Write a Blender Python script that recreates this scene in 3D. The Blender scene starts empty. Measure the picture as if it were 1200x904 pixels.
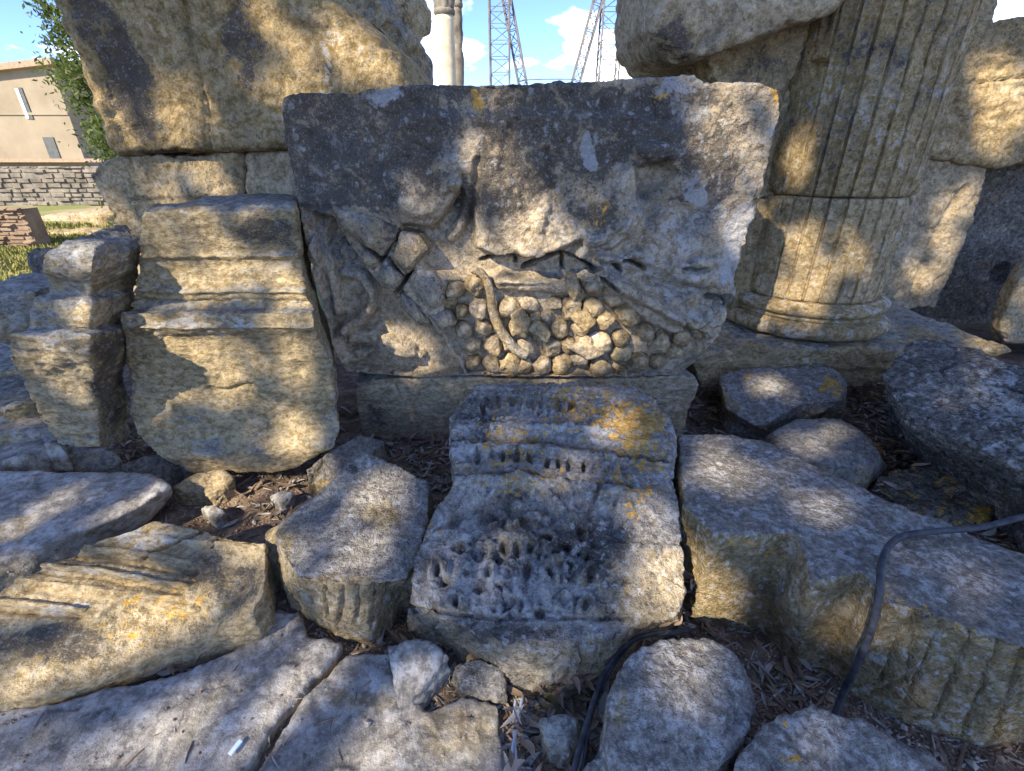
import bpy, bmesh, math, random
import numpy as np
from mathutils import Vector, Matrix

# ------------------------------------------------------------------ camera
F, CX, CY = 560.0, 600.0, 452.0          # focal length and centre in the pixels of the photograph
PIT = math.radians(26.0)
CP, SP = math.cos(PIT), math.sin(PIT)
H = 1.4
sc = bpy.context.scene
COL = sc.collection
cam_d = bpy.data.cameras.new('camera')
cam = bpy.data.objects.new('camera', cam_d); COL.objects.link(cam)
cam.location = (0, 0, H)
cam.rotation_euler = (math.radians(90) - PIT, 0, 0)
cam_d.sensor_width = 36; cam_d.lens = F / 1200 * 36
cam_d.clip_start = 0.05; cam_d.clip_end = 2000
sc.camera = cam

# ------------------------------------------------------------------ light
SUN = Vector((-0.50, -0.63, 0.60)).normalized()      # towards the sun: behind the camera, left
SUN_EL = math.asin(SUN.z); SUN_AZ = math.atan2(SUN.x, SUN.y)
sun_d = bpy.data.lights.new('sun', 'SUN')
sun_d.energy = 4.0; sun_d.angle = math.radians(0.53); sun_d.color = (1.0, 0.88, 0.70)
sun = bpy.data.objects.new('sun', sun_d); COL.objects.link(sun)
sun.rotation_euler = SUN.to_track_quat('Z', 'Y').to_euler()
sc.view_settings.view_transform = 'Standard'; sc.view_settings.look = 'None'
sc.view_settings.exposure = 1.58; sc.view_settings.gamma = 1.0

world = bpy.data.worlds.new('World'); sc.world = world; world.use_nodes = True
wn = world.node_tree; wn.nodes.clear()
def N(nt, t, **kw):
    n = nt.nodes.new(t)
    for k, v in kw.items(): setattr(n, k, v)
    return n
sky = N(wn, 'ShaderNodeTexSky', sky_type='NISHITA')
sky.sun_disc = False; sky.sun_elevation = SUN_EL; sky.sun_rotation = SUN_AZ
sky.air_density = 0.85; sky.dust_density = 0.0; sky.ozone_density = 2.6; sky.altitude = 3000
tc = N(wn, 'ShaderNodeTexCoord')
mp = N(wn, 'ShaderNodeMapping'); mp.inputs['Scale'].default_value = (1.0, 1.0, 2.4)
mp.inputs['Location'].default_value = (3.1, 0.4, 0.2)
nz = N(wn, 'ShaderNodeTexNoise'); nz.inputs['Scale'].default_value = 9.0
nz.inputs['Detail'].default_value = 8; nz.inputs['Roughness'].default_value = 0.55
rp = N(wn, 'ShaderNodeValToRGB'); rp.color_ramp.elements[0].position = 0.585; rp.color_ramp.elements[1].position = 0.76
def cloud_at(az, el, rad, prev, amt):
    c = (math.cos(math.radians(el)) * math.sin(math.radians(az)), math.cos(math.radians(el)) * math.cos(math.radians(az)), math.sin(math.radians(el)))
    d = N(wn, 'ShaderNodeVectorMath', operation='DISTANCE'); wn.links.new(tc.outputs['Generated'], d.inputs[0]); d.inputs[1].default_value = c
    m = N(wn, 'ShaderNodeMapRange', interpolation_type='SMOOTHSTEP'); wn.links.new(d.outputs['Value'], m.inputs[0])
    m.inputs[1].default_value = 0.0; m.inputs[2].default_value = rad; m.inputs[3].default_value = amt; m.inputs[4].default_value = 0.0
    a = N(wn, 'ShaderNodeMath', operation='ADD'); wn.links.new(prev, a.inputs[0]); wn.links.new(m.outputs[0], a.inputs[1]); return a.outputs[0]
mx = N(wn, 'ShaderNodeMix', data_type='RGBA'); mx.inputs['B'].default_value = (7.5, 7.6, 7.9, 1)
tint = N(wn, 'ShaderNodeMix', data_type='RGBA', blend_type='MULTIPLY'); tint.inputs['Factor'].default_value = 1
tint.inputs['B'].default_value = (0.69, 0.73, 0.93, 1)
bg = N(wn, 'ShaderNodeBackground'); bg.inputs['Strength'].default_value = 0.15
ow = N(wn, 'ShaderNodeOutputWorld')
L = wn.links.new
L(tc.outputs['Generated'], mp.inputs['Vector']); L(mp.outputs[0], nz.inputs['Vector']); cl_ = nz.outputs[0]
for az, el, rad, amt in ((13.5, 6.0, .10, .42), (18.5, 5.0, .10, .40), (8.5, 9.0, .09, .24), (-6.5, 10.5, .11, .22), (40, 14, .3, .22), (-60, 22, .3, .2), (120, 20, .4, .22), (-150, 25, .4, .22)):  # the wide ones are unseen clouds added to whiten the fill light
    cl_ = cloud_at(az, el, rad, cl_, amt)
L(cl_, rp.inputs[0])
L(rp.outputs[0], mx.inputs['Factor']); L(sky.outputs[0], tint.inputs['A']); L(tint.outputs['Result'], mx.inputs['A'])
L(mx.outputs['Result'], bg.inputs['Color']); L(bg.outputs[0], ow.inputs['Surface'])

rng = np.random.default_rng(7); random.seed(7)

# ------------------------------------------------------------------ geometry helpers
def ray(px, py):
    dx = (px - CX) / F; dy = (CY - py) / F
    return Vector((dx, CP + dy * SP, -SP + dy * CP))
def PY(px, py, Y):
    d = ray(px, py); return Vector((0, 0, H)) + d * (Y / d.y)
def PZ(px, py, Z):
    d = ray(px, py); return Vector((0, 0, H)) + d * ((Z - H) / d.z)
def RY(pts, Y=None): return [PY(p[0], p[1], p[2] if len(p) > 2 else Y) for p in pts]
def RZ(pts, Z=None): return [PZ(p[0], p[1], p[2] if len(p) > 2 else Z) for p in pts]
def cen(r): return sum(r, Vector()) / len(r)
def back(r, dy, s=1.0, dz=0, dx=0):
    c = cen(r); return [c + (p - c) * s + Vector((dx, dy, dz)) for p in r]
def down(r, z, s=1.0, dx=0, dy=0):
    c = cen(r); return [Vector((c.x + (p.x - c.x) * s + dx, c.y + (p.y - c.y) * s + dy, z)) for p in r]
def to_pix(co):
    x = co[:, 0]; y = co[:, 1]; z = co[:, 2] - H
    fw = y * CP - z * SP; up = y * SP + z * CP
    fw = np.maximum(fw, 0.05)
    return np.stack([CX + F * x / fw, CY - F * up / fw], 1)

# vectorised gradient noise
_G = np.array([[1,1,0],[-1,1,0],[1,-1,0],[-1,-1,0],[1,0,1],[-1,0,1],[1,0,-1],[-1,0,-1],[0,1,1],[0,-1,1],[0,1,-1],[0,-1,-1],[1,1,0],[0,-1,1],[-1,1,0],[0,-1,-1]], float)
def _h(ix, iy, iz):
    h = (ix * 374761393 + iy * 668265263 + iz * 2147483647 * 3 + 1013904223) & 0xffffffff
    h = ((h ^ (h >> 13)) * 1274126177) & 0xffffffff
    h = ((h ^ (h >> 15)) * 2246822519) & 0xffffffff
    return (h ^ (h >> 16)) & 15
def pn(p):
    i = np.floor(p).astype(np.int64); f = p - i
    u = f * f * f * (f * (f * 6 - 15) + 10)
    out = 0
    for a in (0, 1):
        wx = u[:, 0] if a else 1 - u[:, 0]
        for b in (0, 1):
            wy = u[:, 1] if b else 1 - u[:, 1]
            for c in (0, 1):
                wz = u[:, 2] if c else 1 - u[:, 2]
                g = _G[_h(i[:, 0] + a, i[:, 1] + b, i[:, 2] + c)]
                d = g[:, 0] * (f[:, 0] - a) + g[:, 1] * (f[:, 1] - b) + g[:, 2] * (f[:, 2] - c)
                out = out + wx * wy * wz * d
    return out
def fbm(p, oct=3, gain=0.5):
    s = 0; a = 1.0
    for k in range(oct):
        s = s + a * pn(p * (2.03 ** k) + 17.3 * k); a *= gain
    return s
def sstep(a, b, x):
    t = np.clip((x - a) / (b - a), 0, 1); return t * t * (3 - 2 * t)

# features in photograph pixels, traced on the faces of the stones
def d_seg(P, pts):
    best = np.full(len(P), 1e9)
    for a, b in zip(pts[:-1], pts[1:]):
        a = np.array(a, float); b = np.array(b, float); ab = b - a
        t = np.clip(((P - a) @ ab) / (ab @ ab + 1e-9), 0, 1)
        best = np.minimum(best, np.hypot(*(P - a - t[:, None] * ab).T))
    return best
def sd_poly(P, pts):
    d = d_seg(P, list(pts) + [pts[0]])
    ins = np.zeros(len(P), bool); n = len(pts)
    for i in range(n):
        x1, y1 = pts[i]; x2, y2 = pts[(i + 1) % n]
        if y1 == y2: continue
        c = ((y1 > P[:, 1]) != (y2 > P[:, 1])) & (P[:, 0] < (x2 - x1) * (P[:, 1] - y1) / (y2 - y1) + x1)
        ins ^= c
    return np.where(ins, -d, d)
def feat(P, f):
    k = f[0]
    if k == 'line':                      # ('line', pts, radius, height)   rounded ridge (h>0) or groove (h<0)
        d = d_seg(P, f[1]); return f[3] * np.sqrt(np.clip(1 - (d / f[2]) ** 2, 0, 1))
    if k == 'soft':
        d = d_seg(P, f[1]); return f[3] * (1 - sstep(0, f[2], d))
    if k == 'poly':                      # ('poly', pts, softness, height)
        d = sd_poly(P, f[1]); return f[3] * (1 - sstep(-f[2], f[2] * 0.3, d))
    if k == 'blob':                      # ('blob', cx, cy, rx, ry, angle, height)
        a = math.radians(f[5]); q = P - np.array([f[1], f[2]])
        x = (q[:, 0] * math.cos(a) + q[:, 1] * math.sin(a)) / f[3]; y = (-q[:, 0] * math.sin(a) + q[:, 1] * math.cos(a)) / f[4]
        return f[6] * np.sqrt(np.clip(1 - x * x - y * y, 0, 1))
    raise ValueError(k)

def mesh_np(verts, faces):
    me = bpy.data.meshes.new('m'); me.from_pydata([tuple(v) for v in verts], [], faces); return me
def loft_mesh(rings):
    n = len(rings[0]); v = [p for r in rings for p in r]; fs = []
    bm = bmesh.new(); bv = [bm.verts.new(p) for p in v]
    for k in range(len(rings) - 1):
        for i in range(n):
            j = (i + 1) % n
            try: bm.faces.new([bv[k*n+i], bv[k*n+j], bv[(k+1)*n+j], bv[(k+1)*n+i]])
            except ValueError: pass
    for r in (0, len(rings) - 1):
        bm.faces.new(bv[r*n:(r+1)*n])
    bmesh.ops.triangulate(bm, faces=bm.faces[:])
    bmesh.ops.recalc_face_normals(bm, faces=bm.faces[:])
    me = bpy.data.meshes.new('loft'); bm.to_mesh(me); bm.free(); return me
def remesh(me, vox):
    o = bpy.data.objects.new('tmp', me); COL.objects.link(o)
    m = o.modifiers.new('r', 'REMESH'); m.mode = 'VOXEL'; m.voxel_size = vox
    dg = bpy.context.evaluated_depsgraph_get(); e = o.evaluated_get(dg)
    out = bpy.data.meshes.new_from_object(e)
    bpy.data.objects.remove(o); bpy.data.meshes.remove(me)
    return out
def get_co(me):
    a = np.empty(len(me.vertices) * 3); me.vertices.foreach_get('co', a); return a.reshape(-1, 3)
def get_no(me):
    a = np.empty(len(me.vertices) * 3); me.vertices.foreach_get('normal', a); return a.reshape(-1, 3)
def set_co(me, co): me.vertices.foreach_set('co', co.astype(np.float32).ravel()); me.update()
def smooth(me, co, it, lam=0.6):
    e = np.empty(len(me.edges) * 2, np.int32); me.edges.foreach_get('vertices', e); e = e.reshape(-1, 2)
    n = len(co); cnt = np.bincount(e.ravel(), minlength=n).clip(1)
    for _ in range(it):
        s = np.empty_like(co)
        for k in range(3):
            s[:, k] = np.bincount(e[:, 0], co[e[:, 1], k], n) + np.bincount(e[:, 1], co[e[:, 0], k], n)
        co = co + lam * (s / cnt[:, None] - co)
    return co

def tagit(o, label=None, cat=None, group=None, kind=None):
    if label: o['label'] = label
    if cat: o['category'] = cat
    if group: o['group'] = group
    if kind: o['kind'] = kind
    return o
def link(name, me, mat, parent=None, loc=None):
    o = bpy.data.objects.new(name, me); COL.objects.link(o)
    if mat is not None and not me.materials: me.materials.append(mat)
    if parent is not None: o.parent = parent
    if loc is not None: o.location = loc
    return o
def empty(name, loc, label, cat, group=None):
    o = bpy.data.objects.new(name, None); COL.objects.link(o); o.location = loc; o.empty_display_size = .1
    return tagit(o, label, cat, group)
def set_smooth(me): me.polygons.foreach_set('use_smooth', np.ones(len(me.polygons), bool))

SEED = [0]
def finish(me, co, dark=0.14, orange=0.0, pale=0.0, warm=0.0, wear=(), top_grey=0.5, wfreq=6.0):
    """stains, growths and some painted sun and shade of each stone, kept with the stone: R black crust, G orange lichen, B pale lichen, A bare warm stone"""
    n = len(co); no = get_no(me); P = to_pix(co)
    ch = {'d': np.full(n, dark), 'o': np.full(n, orange), 'p': np.full(n, pale), 'w': np.full(n, warm)}
    ch['w'] = ch['w'] - top_grey * np.clip(no[:, 2], 0, 1)
    sd = SEED[0] * 3.7
    wob = np.stack([fbm(co * wfreq + sd, 3), fbm(co * wfreq + sd + 50, 3)], 1) * 16
    PW = P + wob
    for w in wear:                       # (channel, cx, cy, rx, ry, angle, amount)
        a = math.radians(w[5]); q = PW - np.array([w[1], w[2]])
        x = (q[:, 0] * math.cos(a) + q[:, 1] * math.sin(a)) / w[3]; y = (-q[:, 0] * math.sin(a) + q[:, 1] * math.cos(a)) / w[4]
        m = 1 - sstep(0.3, 1.35, np.sqrt(x * x + y * y))
        ch[w[0]] = ch[w[0]] + w[6] * m
    ch['d'] = np.minimum(ch['d'], .78)
    att = me.attributes.new('wear', 'FLOAT_COLOR', 'POINT')
    att.data.foreach_set('color', np.clip(np.stack([ch['d'], ch['o'], ch['p'], ch['w']], 1), -1, 2).astype(np.float32).ravel())
    set_smooth(me)

def rock(name, rings, mat, label=None, cat='stone block', parent=None, vox=0.012, sm=3,
         lf=(0.018, 3.0), mf=(0.006, 16.0), hf=(0.0022, 55.0), pits=(0.0, 20.0), strata=(0.0, 1, 22), feats=(), fdir=None, group=None, vgrain=False, calm=(), gain=1.0, **wear):
    SEED[0] += 1; sd = SEED[0] * 11.7
    me = remesh(loft_mesh(rings), vox)
    co = get_co(me)
    ca = smooth(me, co, max(1, sm - 1)); cb = smooth(me, ca, 14)
    k = sstep(-.05, .35, fbm(co * 4.5 + sd, 3))[:, None]
    co = ca * (1 - k) + cb * k
    set_co(me, co); no = get_no(me)
    d = lf[0] * fbm(co * lf[1] + sd, 3) + mf[0] * (.45 + 1.1 * sstep(-.2, .4, pn(co * 2.7 + sd + 60))) * fbm(co * mf[1] + sd, 3, 0.6) + hf[0] * pn(co * hf[1] + sd)
    # chipped, faceted look: terraced ridges
    r = 1 - np.abs(pn(co * lf[1] * 2.2 + sd + 5)) * 2
    d += -lf[0] * 0.35 * sstep(0.8, 1.0, r)
    if strata[0]:
        q = co * np.array([strata[1], strata[1], strata[2]]) + sd
        if vgrain: q = co * np.array([strata[2], strata[2], strata[1]]) + sd
        d += strata[0] * fbm(q, 2)
    if pits[0]:
        nn = pn(co * pits[1] + sd + 9); d -= pits[0] * sstep(0.18, 0.5, nn) 
        nn = pn(co * pits[1] * 2.3 + sd + 19); d -= pits[0] * 0.5 * sstep(0.2, 0.5, nn)
    if calm:
        Pc = to_pix(co); k = np.zeros(len(co))
        for poly in calm: k = np.maximum(k, 1 - sstep(-6, 4, sd_poly(Pc, poly)))
        d = d * (1 - .75 * k)
    co2 = co + no * d[:, None]
    if feats:
        fd = np.array(fdir if fdir is not None else (0, -1, 0), float); fd /= np.linalg.norm(fd)
        wgt = sstep(0.1, 0.55, no @ fd)
        P = to_pix(co) + np.stack([fbm(co * 9 + sd, 2), fbm(co * 9 + sd + 31, 2)], 1) * 2.2
        hh = np.zeros(len(co))
        for f in feats:
            if f[0] == 'max': hh = np.maximum(hh, feat(P, f[1]) + f[2])
            else: hh += feat(P, f)
        co2 = co2 + fd[None] * (gain * hh * wgt)[:, None]
    set_co(me, co2)
    finish(me, co2, **wear)
    base = np.array([co2[:, 0].mean(), co2[:, 1].mean(), co2[:, 2].min()])
    set_co(me, co2 - base)
    o = link(name, me, mat, parent, Vector(base) - (parent.location if parent else Vector()))
    if parent is None: tagit(o, label, cat, group)
    elif label: o['label'] = label
    return o

# ------------------------------------------------------------------ materials
def stone_mat(name, grey=(0.25, 0.245, 0.24), warm=(0.43, 0.33, 0.20), dark=(0.058, 0.051, 0.044), warmth=0.5, bump=0.55, grain=(1, 1, 1), scale=1.0, speck=0.5, rough=0.9, pitty=0.12):
    m = bpy.data.materials.new(name); m.use_nodes = True; t = m.node_tree; t.nodes.clear(); Lk = t.links.new
    out = N(t, 'ShaderNodeOutputMaterial'); b = N(t, 'ShaderNodeBsdfPrincipled')
    b.inputs['Roughness'].default_value = rough; b.inputs['Specular IOR Level'].default_value = 0.25
    tc = N(t, 'ShaderNodeTexCoord'); at = N(t, 'ShaderNodeAttribute', attribute_name='wear')
    sep = N(t, 'ShaderNodeSeparateColor'); Lk(at.outputs['Color'], sep.inputs[0])
    mp = N(t, 'ShaderNodeMapping'); mp.inputs['Scale'].default_value = grain; Lk(tc.outputs['Object'], mp.inputs['Vector'])
    def noise(s, d=6, r=0.6, vec=None, dist=0.0):
        n = N(t, 'ShaderNodeTexNoise'); n.inputs['Scale'].default_value = s * scale; n.inputs['Detail'].default_value = d; n.inputs['Roughness'].default_value = r
        n.inputs['Distortion'].default_value = dist
        Lk((vec or mp).outputs[0] if vec is None else vec, n.inputs['Vector']); return n.outputs[0]
    def ma(op, a, c, clamp=False):
        n = N(t, 'ShaderNodeMath', operation=op, use_clamp=clamp)
        for i, v in ((0, a), (1, c)):
            if isinstance(v, (int, float)): n.inputs[i].default_value = v
            else: Lk(v, n.inputs[i])
        return n.outputs[0]
    def ramp(v, lo, hi):
        n = N(t, 'ShaderNodeMapRange', interpolation_type='SMOOTHSTEP'); Lk(v, n.inputs[0]); n.inputs[1].default_value = lo; n.inputs[2].default_value = hi; return n.outputs[0]
    def mixc(f, a, c, bt='MIX'):
        n = N(t, 'ShaderNodeMix', data_type='RGBA', blend_type=bt)
        if isinstance(f, (int, float)): n.inputs['Factor'].default_value = f
        else: Lk(f, n.inputs['Factor'])
        for s, v in (('A', a), ('B', c)):
            if isinstance(v, tuple): n.inputs[s].default_value = (*v, 1)
            else: Lk(v, n.inputs[s])
        return n.outputs['Result']
    n1 = noise(3.2, 8, 0.62, dist=0.3); n2 = noise(11, 8, 0.65); n3 = noise(38, 6, 0.7); n4 = noise(120, 3, 0.7); n5 = noise(6.5, 10, 0.7, dist=0.6)
    wm = ramp(ma('ADD', ma('ADD', ma('MULTIPLY', at.outputs['Alpha'], 0.5), n1), (n2 if False else 0) if False else ma('MULTIPLY', ma('SUBTRACT', n2, 0.5), 0.5)), 0.62 - warmth * 0.35, 0.80 - warmth * 0.35)
    col = mixc(wm, grey, warm)
    col = mixc(ramp(n3, 0.36, 0.62), mixc(0.50, col, (0.035, 0.03, 0.025)), mixc(0.26, col, (0.75, 0.70, 0.6)))
    col = mixc(ramp(n2, 0.38, 0.64), mixc(0.30, col, (0.05, 0.047, 0.042)), col)
    oi = N(t, 'ShaderNodeObjectInfo')
    hs = N(t, 'ShaderNodeHueSaturation'); Lk(col, hs.inputs['Color'])
    mr1 = N(t, 'ShaderNodeMapRange'); Lk(oi.outputs['Random'], mr1.inputs[0]); mr1.inputs[3].default_value = 0.86; mr1.inputs[4].default_value = 1.14; Lk(mr1.outputs[0], hs.inputs['Value'])
    mr2 = N(t, 'ShaderNodeMapRange'); Lk(oi.outputs['Random'], mr2.inputs[0]); mr2.inputs[3].default_value = 1.5; mr2.inputs[4].default_value = 1.1; Lk(mr2.outputs[0], hs.inputs['Saturation'])
    col = hs.outputs['Color']
    n6 = noise(1.9, 7, 0.7, dist=0.8); n7 = noise(4.4, 8, 0.72, dist=0.5)
    col = mixc(ma('MULTIPLY', ramp(n6, 0.54, 0.68), 0.40), col, (0.30, 0.20, 0.09))
    col = mixc(ma('MULTIPLY', ramp(ma('SUBTRACT', 1, n7), 0.55, 0.68), 0.55), col, (0.14, 0.125, 0.075))
    col = mixc(ma('MULTIPLY', ramp(n7, 0.55, 0.70), 0.45), col, (0.62, 0.55, 0.42))
    ck = N(t, 'ShaderNodeTexVoronoi', feature='DISTANCE_TO_EDGE'); ck.inputs['Scale'].default_value = 2.6 * scale
    cn = N(t, 'ShaderNodeTexNoise'); cn.inputs['Scale'].default_value = 5; cn.inputs['Detail'].default_value = 6; Lk(tc.outputs['Object'], cn.inputs['Vector'])
    cs = N(t, 'ShaderNodeVectorMath', operation='SCALE'); cs.inputs['Scale'].default_value = 0.35; Lk(cn.outputs['Color'], cs.inputs[0])
    ca_ = N(t, 'ShaderNodeVectorMath', operation='ADD'); Lk(tc.outputs['Object'], ca_.inputs[0]); Lk(cs.outputs[0], ca_.inputs[1]); Lk(ca_.outputs[0], ck.inputs['Vector'])
    crack = ma('MULTIPLY', ma('SUBTRACT', 1, ramp(ck.outputs['Distance'], 0.002, 0.016)), ramp(n6, 0.56, 0.64))
    col = mixc(ma('MULTIPLY', crack, 0.65), col, (0.035, 0.03, 0.025))
    # dark crust
    def cover(v, k, a, b, lo, hi):
        nn = ma('ADD', ma('MULTIPLY', ma('SUBTRACT', a, 0.5), 1.5), ma('MULTIPLY', ma('SUBTRACT', b, 0.5), 1.3))
        return ramp(ma('ADD', ma('MULTIPLY', v, k), nn), lo, hi)
    dm = cover(sep.outputs[0], 0.66, n5, n3, 0.26, 0.50)
    col = mixc(ma('MULTIPLY', dm, 0.86), col, dark)
    # pale lichen rosettes and grain
    vo = N(t, 'ShaderNodeTexVoronoi', feature='F1'); vo.inputs['Scale'].default_value = 26 * scale; vo.inputs['Randomness'].default_value = 1
    wv = N(t, 'ShaderNodeVectorMath', operation='ADD'); ns = N(t, 'ShaderNodeTexNoise'); ns.inputs['Scale'].default_value = 30; Lk(tc.outputs['Object'], ns.inputs['Vector'])
    sc_ = N(t, 'ShaderNodeVectorMath', operation='SCALE'); sc_.inputs['Scale'].default_value = 0.06; Lk(ns.outputs['Color'], sc_.inputs[0])
    Lk(tc.outputs['Object'], wv.inputs[0]); Lk(sc_.outputs[0], wv.inputs[1]); Lk(wv.outputs[0], vo.inputs['Vector'])
    vs = N(t, 'ShaderNodeSeparateColor'); Lk(vo.outputs['Color'], vs.inputs[0])
    ros = ma('MULTIPLY', ma('SUBTRACT', 1, ramp(vo.outputs['Distance'], 0.25, 0.42)), ramp(ma('ADD', vs.outputs[0], ma('MULTIPLY', sep.outputs[2], 0.35)), 0.80, 0.86))
    ros = ma('MULTIPLY', ros, ramp(n3, 0.38, 0.55))
    col = mixc(ma('MULTIPLY', ros, speck), col, (0.50, 0.50, 0.47))
    pm = cover(sep.outputs[2], 0.34, n2, n3, 0.24, 0.46)
    col = mixc(ma('MULTIPLY', pm, 0.7), col, (0.46, 0.46, 0.45))
    # orange lichen
    om = cover(sep.outputs[1], 0.36, noise(15, 6, 0.75), noise(42, 3, 0.6), 0.30, 0.37)
    oc = mixc(ramp(n3, 0.4, 0.6), (0.42, 0.25, 0.04), (0.70, 0.40, 0.07))
    om = ma('MULTIPLY', om, ramp(sep.outputs[1], 0.04, 0.2))
    col = mixc(ma('MULTIPLY', om, 0.85), col, oc)
    # grain of tiny dark and light specks
    col = mixc(ma('MULTIPLY', ramp(n4, 0.55, 0.65), 0.30), col, (0.06, 0.055, 0.05))
    col = mixc(ma('MULTIPLY', ramp(ma('SUBTRACT', 1, n4), 0.57, 0.66), 0.28), col, (0.66, 0.63, 0.57))
    Lk(col, b.inputs['Base Color'])
    pit = N(t, 'ShaderNodeTexVoronoi', feature='F1'); pit.inputs['Scale'].default_value = 60 * scale; Lk(wv.outputs[0], pit.inputs['Vector'])
    pv = ramp(pit.outputs['Distance'], 0.0, 0.45)
    hgt = ma('ADD', ma('ADD', ma('MULTIPLY', n2, 0.9), ma('MULTIPLY', n3, 0.42)), ma('ADD', ma('MULTIPLY', n4, 0.16), ma('MULTIPLY', pv, pitty)))
    hgt = ma('SUBTRACT', hgt, ma('MULTIPLY', crack, 0.35))
    bp = N(t, 'ShaderNodeBump'); bp.inputs['Strength'].default_value = min(1, bump * 1.5); bp.inputs['Distance'].default_value = 0.036
    Lk(hgt, bp.inputs['Height']); Lk(bp.outputs[0], b.inputs['Normal']); Lk(b.outputs[0], out.inputs['Surface'])
    return m
def simple_mat(name, c1, c2, scale=8, rough=0.85, bump=0.3, spec=0.3, two_sided=None):
    m = bpy.data.materials.new(name); m.use_nodes = True; t = m.node_tree; b = t.nodes['Principled BSDF']
    tc = N(t, 'ShaderNodeTexCoord'); n = N(t, 'ShaderNodeTexNoise'); n.inputs['Scale'].default_value = scale; n.inputs['Detail'].default_value = 8; n.inputs['Roughness'].default_value = .65
    t.links.new(tc.outputs['Object'], n.inputs['Vector'])
    r = N(t, 'ShaderNodeValToRGB'); r.color_ramp.elements[0].color = (*c1, 1); r.color_ramp.elements[1].color = (*c2, 1)
    r.color_ramp.elements[0].position = .35; r.color_ramp.elements[1].position = .65
    t.links.new(n.outputs[0], r.inputs[0]); t.links.new(r.outputs[0], b.inputs['Base Color'])
    b.inputs['Roughness'].default_value = rough; b.inputs['Specular IOR Level'].default_value = spec
    bp = N(t, 'ShaderNodeBump'); bp.inputs['Strength'].default_value = bump; bp.inputs['Distance'].default_value = .02
    t.links.new(n.outputs[0], bp.inputs['Height']); t.links.new(bp.outputs[0], b.inputs['Normal'])
    return m
M_CARVED = stone_mat('weathered_carved_limestone', grey=(0.36, 0.34, 0.30), warm=(0.54, 0.42, 0.26), warmth=0.62, bump=0.6)
M_PIER = stone_mat('golden_limestone', grey=(0.33, 0.30, 0.235), warm=(0.50, 0.385, 0.225), warmth=0.6, bump=0.5, speck=0.15, scale=.9, grain=(1, 1, 1), pitty=.05)
M_STRATA = stone_mat('layered_limestone', grey=(0.33, 0.32, 0.285), warm=(0.50, 0.395, 0.235), warmth=0.55, bump=0.55, grain=(1, 1, 1.7), speck=0.2, scale=.85, pitty=.04)
M_GREY = stone_mat('grey_lichened_stone', grey=(0.345, 0.325, 0.295), warm=(0.46, 0.37, 0.23), warmth=0.3, bump=0.6, speck=0.8, scale=1.3, pitty=.16)
M_BLUE = stone_mat('smooth_grey_paving_stone', grey=(0.355, 0.335, 0.305), warm=(0.44, 0.37, 0.26), warmth=0.25, bump=0.35, speck=0.25, scale=.6, pitty=.03)
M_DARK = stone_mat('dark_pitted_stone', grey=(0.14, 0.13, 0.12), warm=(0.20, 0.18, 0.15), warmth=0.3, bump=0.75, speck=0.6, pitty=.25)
M_SOIL = simple_mat('brown_soil', (0.10, 0.068, 0.045), (0.24, 0.165, 0.105), 14, 0.95, 1.0)
M_CABLE = simple_mat('black_rubber', (0.014, 0.016, 0.024), (0.075, 0.075, 0.08), 38, 0.62, 0.3, 0.4)

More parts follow.
